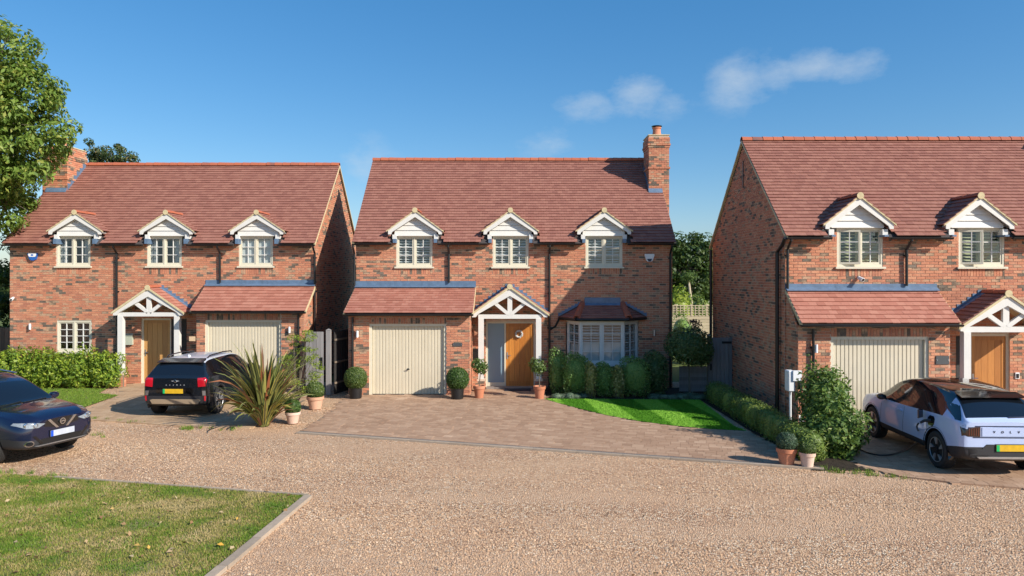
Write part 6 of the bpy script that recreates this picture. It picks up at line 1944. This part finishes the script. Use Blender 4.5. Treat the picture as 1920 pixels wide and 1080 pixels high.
# ---------- dark blue SUV entering at the left edge, nose towards the camera's right
def suv():
    L = 4.38
    nose = Vector((-9.06, 14.66)); hd = R(-19)                # heading measured from +X
    rz = hd - PI/2
    d = Vector((math.cos(hd), math.sin(hd))); o0 = nose - d*L
    t = thing('parked_car', 'dark blue SUV with chrome grille cut off by the left edge, nose to the right', 'car', (o0.x, o0.y, .0), rz)
    w = .903
    ST = [(.03, sec(.76, .38, .60, .80, (.74, 1.0), (.66, 1.05), 1.07)),
          (.12, sec(.86, .31, .58, .84, (.84, 1.06), (.72, 1.16), 1.19)),
          (.40, sec(w, .27, .50, .86, (.86, 1.09), (.66, 1.50), 1.55)),
          (.75, sec(w, .26, .48, .84, (.855, 1.06), (.66, 1.54), 1.585)),
          (1.50, sec(w*.98, .26, .46, .80, (.85, 1.03), (.67, 1.56), 1.605)),
          (2.05, sec(w*.98, .26, .46, .78, (.85, 1.01), (.66, 1.55), 1.595)),
          (2.12, sec(w*.98, .26, .46, .78, (.85, 1.01), (.66, 1.55), 1.595)),
          (2.62, sec(w*.985, .26, .46, .80, (.86, 1.0), (.63, 1.45), 1.49)),
          (3.18, sec(w, .26, .48, .82, (.87, 1.0), (.69, 1.12), 1.15)),
          (3.34, sec(w, .27, .50, .82, (.86, .985), (.71, 1.045), 1.07)),
          (3.85, sec(.89, .28, .54, .80, (.83, .95), (.62, 1.02), 1.035)),
          (4.14, sec(.855, .28, .52, .74, (.775, .875), (.56, .965), .985)),
          (4.30, sec(.76, .29, .50, .70, (.66, .83), (.50, .91), .925)),
          (4.37, sec(.60, .33, .48, .66, (.55, .79), (.42, .85), .86))]
    def zone(i, s, side):
        if s <= 2: return 'lower_cladding'
        if s in (3, 4): return 'body'
        if s == 5: return 'body' if i in (0, 1) or i >= 9 else ('pillar' if i in (2, 5) else 'side_window')
        if s >= 6:
            if i == 0: return 'body'
            if i == 1: return 'rear_window'
            if i in (7, 8): return 'windscreen'
            return 'roof' if i < 7 else 'body'
    me = car_shell(ST, zone, lambda e, k: 'lower_cladding' if k <= 2 else 'body', [(s*.9, y, .35) for s in (-1, 1) for y in (.82, 3.47)], .35, ZN)
    Zm = dict(body='paint_midnight', lower_cladding='cladding', windscreen='car_glass', rear_window='car_glass', side_window='car_glass', pillar='gloss_black', roof='paint_midnight', wheel_well='black_plastic', bumper='cladding')
    split_zones(me, ZN, Zm, t); sk = Skin(me)
    for s in (-1, 1):
        for y in (.82, 3.47): wheel(t, s*.89, y, .35, .225, 'spoke')
        mirror_part(t, s*.87, 2.95, 1.07, 'paint_midnight', s)
        # sweptback headlamp with a bright inner
        sk.patch('headlight', [(s*.36, .775), (s*.50, .715), (s*.70, .725), (s*.83, .80), (s*.80, .84), (s*.60, .825)][::-s], 'front', 'lamp_clear', t, .010, rings=5, sub=4)
        for k, (a, z) in enumerate(((.56, .768), (.69, .785))):
            h = sk.hit((s*a, 8, z), (0, -1, 0)); b = MB(); b.lathe([(.048, 0), (.046, .022), (.034, .026), (.030, .012), (.001, .008)], (s*a, h.y-.004, z), 16, axis='y'); o = b.build('headlight_lens', 'chrome', None, smooth=True); o.parent = t
        # chrome V of the grille
        sk.patch('grille_bar', [(s*.075, .655), (s*.135, .655), (s*.32, .835), (s*.26, .845)][::-s], 'front', 'chrome', t, .020, sub=4)
        sk.patch('grille', [(s*.14, .67), (s*.38, .715), (s*.37, .775), (s*.33, .83)][::-s], 'front', 'gloss_black', t, .006)
        h = sk.hit((s*.66, 8, .43), (0, -1, 0))
        sk.patch('fog_lamp_surround', ell(s*.66, .425, .075, .058), 'front', 'chrome', t, .012)
        sk.patch('fog_lamp', ell(s*.66, .425, .056, .042), 'front', 'car_glass', t, .022)
        sk.patch('bumper_blade', [(s*.40, .40), (s*.46, .40), (s*.62, .56), (s*.56, .57)][::-s], 'front', 'gloss_black', t, .010)
    sk.patch('grille', [(-.075, .66), (.075, .66), (.25, .84), (-.25, .84)], 'front', 'gloss_black', t, .006)
    sk.patch('air_intake', [(-.50, .375), (.50, .375), (.44, .485), (-.44, .485)], 'front', 'black_plastic', t, .006)
    h = sk.hit((0, 8, .765), (0, -1, 0)); y = h.y
    b = MB(); n = 20                                      # round badge: a ring with a bar across it
    for k in range(n):
        a0, a1 = 2*PI*k/n, 2*PI*(k+1)/n
        p = [(rr*math.cos(a), rr*math.sin(a)) for a in (a0, a1) for rr in (.044, .064)]
        q = [(p[i][0], y+.016, .765+p[i][1]) for i in (0, 1, 3, 2)]; b.hexa(q+[(a, bb+.016, c) for a, bb, c in q])
    b.box(-.066, .066, y+.014, y+.034, .753, .777)
    o = b.build('badge', 'chrome', None); o.parent = t
    number_plate(t, sk, 'front', 0, .555, .52, .115, 'plate_white', 'plate_blue', bandside=1)
    sk.patch('bumper_lip', [(-.50, .352), (.50, .352), (.58, .370), (-.58, .370)], 'front', 'steel', t, .014, sub=4)
    b = MB(); b.tube([(.62, 3.36, 1.06), (.05, 3.30, 1.10)], .012, 6); b.tube([(.05, 3.38, 1.085), (-.5, 3.31, 1.09)], .012, 6); o = b.build('wiper', 'black_plastic', None); o.parent = t
    for s in (-1, 1):
        b = MB(); b.tube([(s*.60, .9, 1.59), (s*.61, 1.5, 1.64), (s*.6, 2.3, 1.57)], .016, 6); o = b.build('roof_rail', 'steel', None, smooth=True); o.parent = t
    return t
suv()
# ------------------------------------------------------------------ small things fixed to walls, gates, fences
def alarm(label, px, py, Y, blue):
    t = thing('alarm_box', label, 'alarm box', (X(px, Y), Y, Z(py, Y)))
    x, z = X(px, Y), Z(py, Y)
    b = MB(); pts = [(-.15, .10), (.15, .10), (.165, .06), (.10, -.12), (.04, -.16), (-.04, -.16), (-.10, -.12), (-.165, .06)]
    b.prism(pts[::-1], lambda p, q, t_: (x+p, t_, z+q), Y-.10, Y-.012); b.build('case', 'white_plastic' if not blue else 'blue_plastic', t)
    b = MB(); pts2 = [(-.13, .085), (.13, .085), (.135, .03), (.10, -.03), (-.10, -.03), (-.135, .03)]
    b.prism(pts2[::-1], lambda p, q, t_: (x+p, t_, z+q), Y-.108, Y-.101); b.build('front_panel', 'white_plastic', t)
    b = MB(); b.prism([(-.085, -.06), (.085, -.06), (.035, -.15), (-.035, -.15)][::-1], lambda p, q, t_: (x+p, t_, z+q), Y-.112, Y-.1005); b.build('lens', 'blue_plastic' if blue else 'navy_plastic', t)
    if blue:
        b = MB(); b.prism(ell(0, .03, .05, .03, 12)[::-1], lambda p, q, t_: (x+p, t_, z+q), Y-.112, Y-.1085); b.build('emblem', 'blue_plastic', t)
alarm('white and blue alarm box under the eave of the left house', 64, 480, 25.0, True)
alarm('white alarm box with dark foot under the eave of the middle house', 1217, 482, 24.05, False)

def lamp(label, px, py, Y, mat='white_plastic', x=None):
    x = X(px, Y) if x is None else x; z = Z(py, Y)
    t = thing('wall_lamp', label, 'wall lamp', (x, Y, z), 0, 'cylinder lamps on the house walls')
    b = MB(); b.lathe([(.001, -.10), (.036, -.10), (.036, .10), (.001, .10)], (x, Y-.085, z), 14); b.build('lamp_body', mat, t, smooth=True)
    b = MB(); b.box(x-.03, x+.03, Y-.05, Y-.011, z-.04, z+.04); b.build('mount', 'steel', t)
lamp('steel up and down wall lamp beside the arched window of the left house', 59, 612, 25.0)
lamp('steel wall lamp right of the left garage door, behind the flax', 544, 618, 24.0)
lamp('steel wall lamp left of the middle garage door', 671, 626, 22.55)
lamp('dark wall lamp right of the bay window', 1226, 624, 24.05, 'steel')
lamp('steel wall lamp left of the right garage door', 1528, 653, 17.9)

def camera_on_wall(label, px, py, Y, dx):
    x, z = X(px, Y), Z(py, Y)
    t = thing('security_camera', label, 'security camera', (x, Y, z))
    b = MB(); b.tube([(x, Y-.012, z+.03), (x, Y-.07, z+.03), (x, Y-.09, z)], .016, 8); b.build('bracket', 'white_plastic', t, smooth=True)
    b = MB(); b.tube([(x-.02*dx, Y-.06, z), (x+.06*dx, Y-.22, z-.05)], [.045, .05], 12); b.build('camera_body', 'white_plastic', t, smooth=True)
    b = MB(); p = Vector((x+.0605*dx, Y-.221, z-.0503)); b.tube([p, p+Vector((.003*dx, -.008, -.003))], .035, 12); b.build('lens', 'gloss_black', t)
camera_on_wall('white security camera on the left corner of the left house', 27, 559, 25.0, .6)
camera_on_wall('white security camera above the garage roof of the right house', 1609, 521, 18.65, .4)

def plaque(label, px, py, w, h, Y, mat, line=None, cat='sign'):
    x, z = X(px, Y), Z(py, Y)
    t = thing('house_sign', label, cat, (x, Y, z))
    b = MB(); b.box(x-w/2, x+w/2, Y-.035, Y-.016, z-h/2, z+h/2); b.build('plate', mat, t)
    for sx in (-1, 1):
        b = MB(); b.lathe([(.001, -.045), (.008, -.043), (.008, -.034)], (x+sx*(w/2-.02), Y, z), 8, axis='y'); b.build('screw', 'steel', t)
    return t, x, z
plaque('small cream house sign left of the left garage door', 361, 635, .20, .15, 24.0, 'cream_sign')
tt, x, z = plaque('narrow dark slate house sign right of the middle garage door', 858, 646, .29, .10, 22.55, 'slate_sign')
plaque('square slate house sign right of the right garage door', 1766, 675, .32, .20, 17.9, 'slate_sign')
# post boxes
def post_box(label, px, py, w, h, Y, mat):
    x, z = X(px, Y), Z(py, Y); t = thing('letter_box', label, 'letter box', (x, Y, z))
    b = MB(); b.prism([(Y-.012, z-h/2), (Y-.11, z-h/2), (Y-.11, z+h*.36), (Y-.03, z+h/2), (Y-.012, z+h/2)], lambda p, q, u: (u, p, q), x-w/2, x+w/2); b.build('box', mat, t)
    b = MB(); b.hexa([(x-w/2-.01, Y-.125, z+h*.33), (x+w/2+.01, Y-.125, z+h*.33), (x+w/2+.01, Y-.02, z+h*.5), (x-w/2-.01, Y-.02, z+h*.5), (x-w/2-.01, Y-.125, z+h*.355), (x+w/2+.01, Y-.125, z+h*.355), (x+w/2+.01, Y-.02, z+h*.525), (x-w/2-.01, Y-.02, z+h*.525)]); b.build('lid', mat, t)
post_box('sage green letter box on the wall beside the pale oak door', 243, 636, .28, .37, 25.0, 'sage_metal')
post_box('black letter box beside the left porch post of the middle house', 889, 664, .28, .36, 24.05, 'black_plastic')
# dark slim side window beside the porch doors
def side_panel(px0, px1, py0, py1, Y, root):
    b = MB(); b.box(X(px0, Y), X(px1, Y), Y-.02, Y-.011+.0, Z(py1, Y), Z(py0, Y)); b.build('side_panel', 'darkened_timber', root)
side_panel(321.8, 350, 598, 712, 25.0, left.root)
side_panel(1792, 1807, 630, 770, 18.65, right.root)
# bell push by the right door
x, z = X(1906, 18.65), Z(704, 18.65)
t = thing('door_bell', 'small white framed door bell right of the right front door', 'door bell', (x, 18.65, z))
b = MB(); b.box(x-.05, x+.05, 18.61, 18.638, z-.08, z+.08); b.build('back_plate', 'white_plastic', t)
b = MB(); b.box(x-.03, x+.03, 18.60, 18.6095, z-.06, z+.05); b.build('button_panel', 'gloss_black', t)

# wreath on the orange door
Y = 24.05+.065; x, z = X(973, Y), Z(626, Y)
t = thing('door_wreath', 'pale round wreath hanging on the orange oak door', 'wreath', (x, Y, z))
b = MB()
n = 20
pts = [(x+.105*math.cos(2*PI*k/n), Y-.03, z+.105*math.sin(2*PI*k/n)) for k in range(n+1)]
b.tube(pts, .030, 8, cap=False); b.build('ring', 'curtain', t, smooth=True)
p = np.array([(x+(.105+RNG.normal(0, .018))*math.cos(a), Y-.05+RNG.normal(0, .012), z+(.105+RNG.normal(0, .018))*math.sin(a)) for a in RNG.uniform(0, 6.28, 130)])
v, f = leaf_quads(p, np.tile([0., -1, 0], (130, 1)), .045, .5, .6); np_mesh('petal', v, f, 'curtain', t)
# doormat and step
Y0 = 23.55
b = MB(); b.box(X(912, 23.9), X(1003, 23.9), 23.72, 24.03, .012, .06); b.build('door_step', 'concrete_channel', mid.root)
t = thing('door_mat', 'dark door mat in front of the orange oak door', 'mat', (X(970, 23.5), 23.5, .02))
b = MB(); b.box(X(946, 23.5), X(995, 23.5), 23.25, 23.70, .019, .034); b.build('mat', 'rubber_mat', t)

# wall charger, its post and the cable to the car
wx = rxl
def charger():
    Yc = 17.5
    xw = 6.70
    t = thing('car_charger', 'white wall charger on a thin post at the corner of the right house', 'car charger', (xw, Yc, 0))
    b = MB(); b.box(xw-.10, xw+.06, Yc-.13, Yc+.13, 0.92, 1.42); o = b.build('case', 'white_plastic', t)
    m = o.modifiers.new('bevel', 'BEVEL'); m.width = .025; m.segments = 3
    b = MB(); b.box(xw-.0, xw+.20, Yc-.165, Yc-.131, 1.18, 1.43); o = b.build('front_cover', 'white_plastic', t)
    b = MB(); b.tube([(xw-.01, Yc, 0), (xw-.01, Yc, .93)], .03, 8); b.build('post', 'white_plastic', t, smooth=True)
    b = MB(); b.box(xw+.10, xw+.20, Yc-.18, Yc-.166, .98, 1.19); b.build('holster', 'black_plastic', t)
    b = MB(); b.obox((xw+.18, Yc-.19, .28), (.06, 0, 0), (0, .006, 0), (0, .01, .09)); b.build('tag', 'white_plastic', t)
    return t
charger()
pl = EVM @ Vector((-.915-.17, 1.06, .80))
t = thing('charging_cable', 'black cable looping over the paving from the charger to the pale blue car', 'cable', (7.0, 16.5, 0))
def cat_curve(pts, n=10):
    out = []
    P = [Vector(p) for p in pts]; P = [P[0]*2-P[1]]+P+[P[-1]*2-P[-2]]
    for i in range(1, len(P)-2):
        for k in range(n):
            u = k/n; a, b_, c, d = P[i-1], P[i], P[i+1], P[i+2]
            out.append(.5*((2*b_)+(c-a)*u+(2*a-5*b_+4*c-d)*u*u+(3*b_-a-3*c+d)*u**3))
    out.append(P[-2]); return out
gp = lambda px, py: Vector((*G(px, py, .03), .032))
b = MB(); b.tube(cat_curve([(6.85, 17.31, 1.12), (6.88, 17.25, .5), (6.9, 17.05, .05), gp(1600, 838), gp(1635, 851), gp(1668, 853), gp(1700, 842), gp(1722, 828)+Vector((0, 0, .03)), pl+(gp(1722, 828)-pl)*.35+Vector((0, 0, -.06)), pl+Vector((-.02, .03, -.08)), pl]), .016, 7); b.build('cable', 'black_plastic', t, smooth=True)

# gates and fences
def board_gate(label, x0, x1, Y, zt, n, mat, cap=True, name='gate'):
    t = thing(name, label, 'gate', ((x0+x1)/2, Y, 0))
    xs = np.linspace(x0, x1, n+1)
    for i in range(n):
        b = MB(); j = random.uniform(-.004, .004); b.box(xs[i]+.004, xs[i+1]-.004, Y+j, Y+.022+j, .05, zt+random.uniform(-.004, .004)); b.build('board', mat, t)
    for z in (.3, zt*.55, zt-.2):
        b = MB(); b.box(x0+.01, x1-.01, Y+.03, Y+.06, z-.05, z+.05); b.build('rail', mat, t)
    return t
g = board_gate('grey boarded gate between the left and middle houses', X(573, 22.6), X(607, 22.6), 22.6, Z(622, 22.6), 5, 'grey_fence_wood')
b = MB(); b.box(X(601, 22.6), X(605, 22.6), 22.565, 22.595, Z(690, 22.6), Z(670, 22.6)); b.build('handle', 'black_plastic', g)
t = thing('fence_post', 'grey square post at the right edge of the grey gate', 'post', (X(616, 22.55), 22.6, 0))
b = MB(); x0 = X(610, 22.6); b.box(x0+.03, x0+.17, 22.55, 22.68, 0, Z(620, 22.6)+.02); b.build('post_shaft', 'grey_fence_wood', t)
b = MB(); b.hexa([(x0+.02, 22.54, Z(620, 22.6)+.021), (x0+.18, 22.54, Z(620, 22.6)+.021), (x0+.18, 22.69, Z(620, 22.6)+.021), (x0+.02, 22.69, Z(620, 22.6)+.021), (x0+.09, 22.6, Z(620, 22.6)+.06), (x0+.11, 22.6, Z(620, 22.6)+.06), (x0+.11, 22.63, Z(620, 22.6)+.06), (x0+.09, 22.63, Z(620, 22.6)+.06)]); b.build('post_cap', 'grey_fence_wood', t)
t = thing('side_fence', 'shade-darkened upright boarded fence running back from the grey gate beside the middle house', 'fence', (-5.3, 23.3, 0))
for i in range(9):
    f0, f1 = i/9, (i+1)/9
    a, c = Vector((-5.56, 22.72, 0)), Vector((-5.17, 24.0, 0)); p, q = a.lerp(c, f0), a.lerp(c, f1-.012)
    b = MB(); zt = Z(620, 22.6)-.02; nn = Vector((.02, -.006, 0))
    b.hexa([p, q, q+nn, p+nn, p+Vector((0, 0, zt)), q+Vector((0, 0, zt)), q+nn+Vector((0, 0, zt)), p+nn+Vector((0, 0, zt))]); b.build('board', 'darkened_timber', t)  # shade of the gap is put into the near-black board colour
for z in (.35, 1.0, 1.7):
    b = MB(); a, c = Vector((-5.53, 22.70, z)), Vector((-5.14, 23.98, z)); b.beam(a, c, .06, .03, up=(1, -.3, 0)); b.build('rail', 'brown_fence_wood', t)
g = board_gate('grey boarded gate across the right gap, behind the low hedge', X(1328, 22.9), 6.93, 22.9, Z(633, 22.9), 6, 'grey_fence_wood')
b = MB(); b.box(X(1331, 22.9), X(1334, 22.9), 22.86, 22.895, Z(694, 22.9), Z(682, 22.9)); b.build('latch', 'black_plastic', g)
b = MB(); b.box(6.60, 6.9, 22.875, 22.893, Z(644, 22.9), Z(640, 22.9)); b.build('hinge', 'black_plastic', g)
t = thing('low_fence', 'low grey fence of horizontal boards under the round tree', 'fence', (5.6, 23.1, 0))
for i in range(7):
    b = MB(); b.box(5.31, X(1327, 23.0), 23.1+.004*(i % 2), 23.13, .03+i*.115, .14+i*.115); b.build('board', 'grey_fence_wood', t)
b = MB(); b.box(X(1328, 23.0)-.0, X(1328, 23.0)+.08, 23.05, 23.15, 0, 1.85); b.build('post', 'grey_fence_wood', t)
t = thing('boundary_fence', 'tall brown wooden fence left of the left house', 'fence', (-18.5, 26.5, 0))
for i in range(26):
    x0 = -20.6+i*.125
    b = MB(); b.box(x0, x0+.12, 26.5+.006*(i % 2), 26.522+.006*(i % 2), 0, 1.82); b.build('board', 'brown_fence_wood', t)
for z in (.3, 1.5):
    b = MB(); b.box(-20.6, -17.35, 26.53, 26.58, z-.05, z+.05); b.build('rail', 'brown_fence_wood', t)
# trellis fence far down the gap
Yt = 36.0
t = thing('trellis_fence', 'pale trellis fence across the back of the right gap', 'fence', (X(1292, Yt), Yt, 0))
x0, x1 = X(1255, Yt), X(1345, Yt); zt, zb = Z(573, Yt), Z(592, Yt)
for i in range(5):
    z = zb+(zt-zb)*i/4; b = MB(); b.box(x0, x1, Yt, Yt+.02, z-.02, z+.02); b.build('slat', 'pale_fence_wood', t)
for i in range(14):
    x = x0+(x1-x0)*i/13; b = MB(); b.box(x-.02, x+.02, Yt-.021, Yt-.001, zb, zt); b.build('upright', 'pale_fence_wood', t)
for i in range(3):
    x = x0+(x1-x0)*(i+.4)/3; b = MB(); b.box(x-.06, x+.06, Yt+.03, Yt+.13, 0, zt+.06); b.build('post', 'pale_fence_wood', t)
for i in range(11):
    z = .02+i*(zb-.04)/11; b = MB(); b.box(x0, x1, Yt+.001, Yt+.021, z, z+(zb-.04)/11-.012); b.build('board', 'pale_fence_wood', t)
# garden rail fence further back
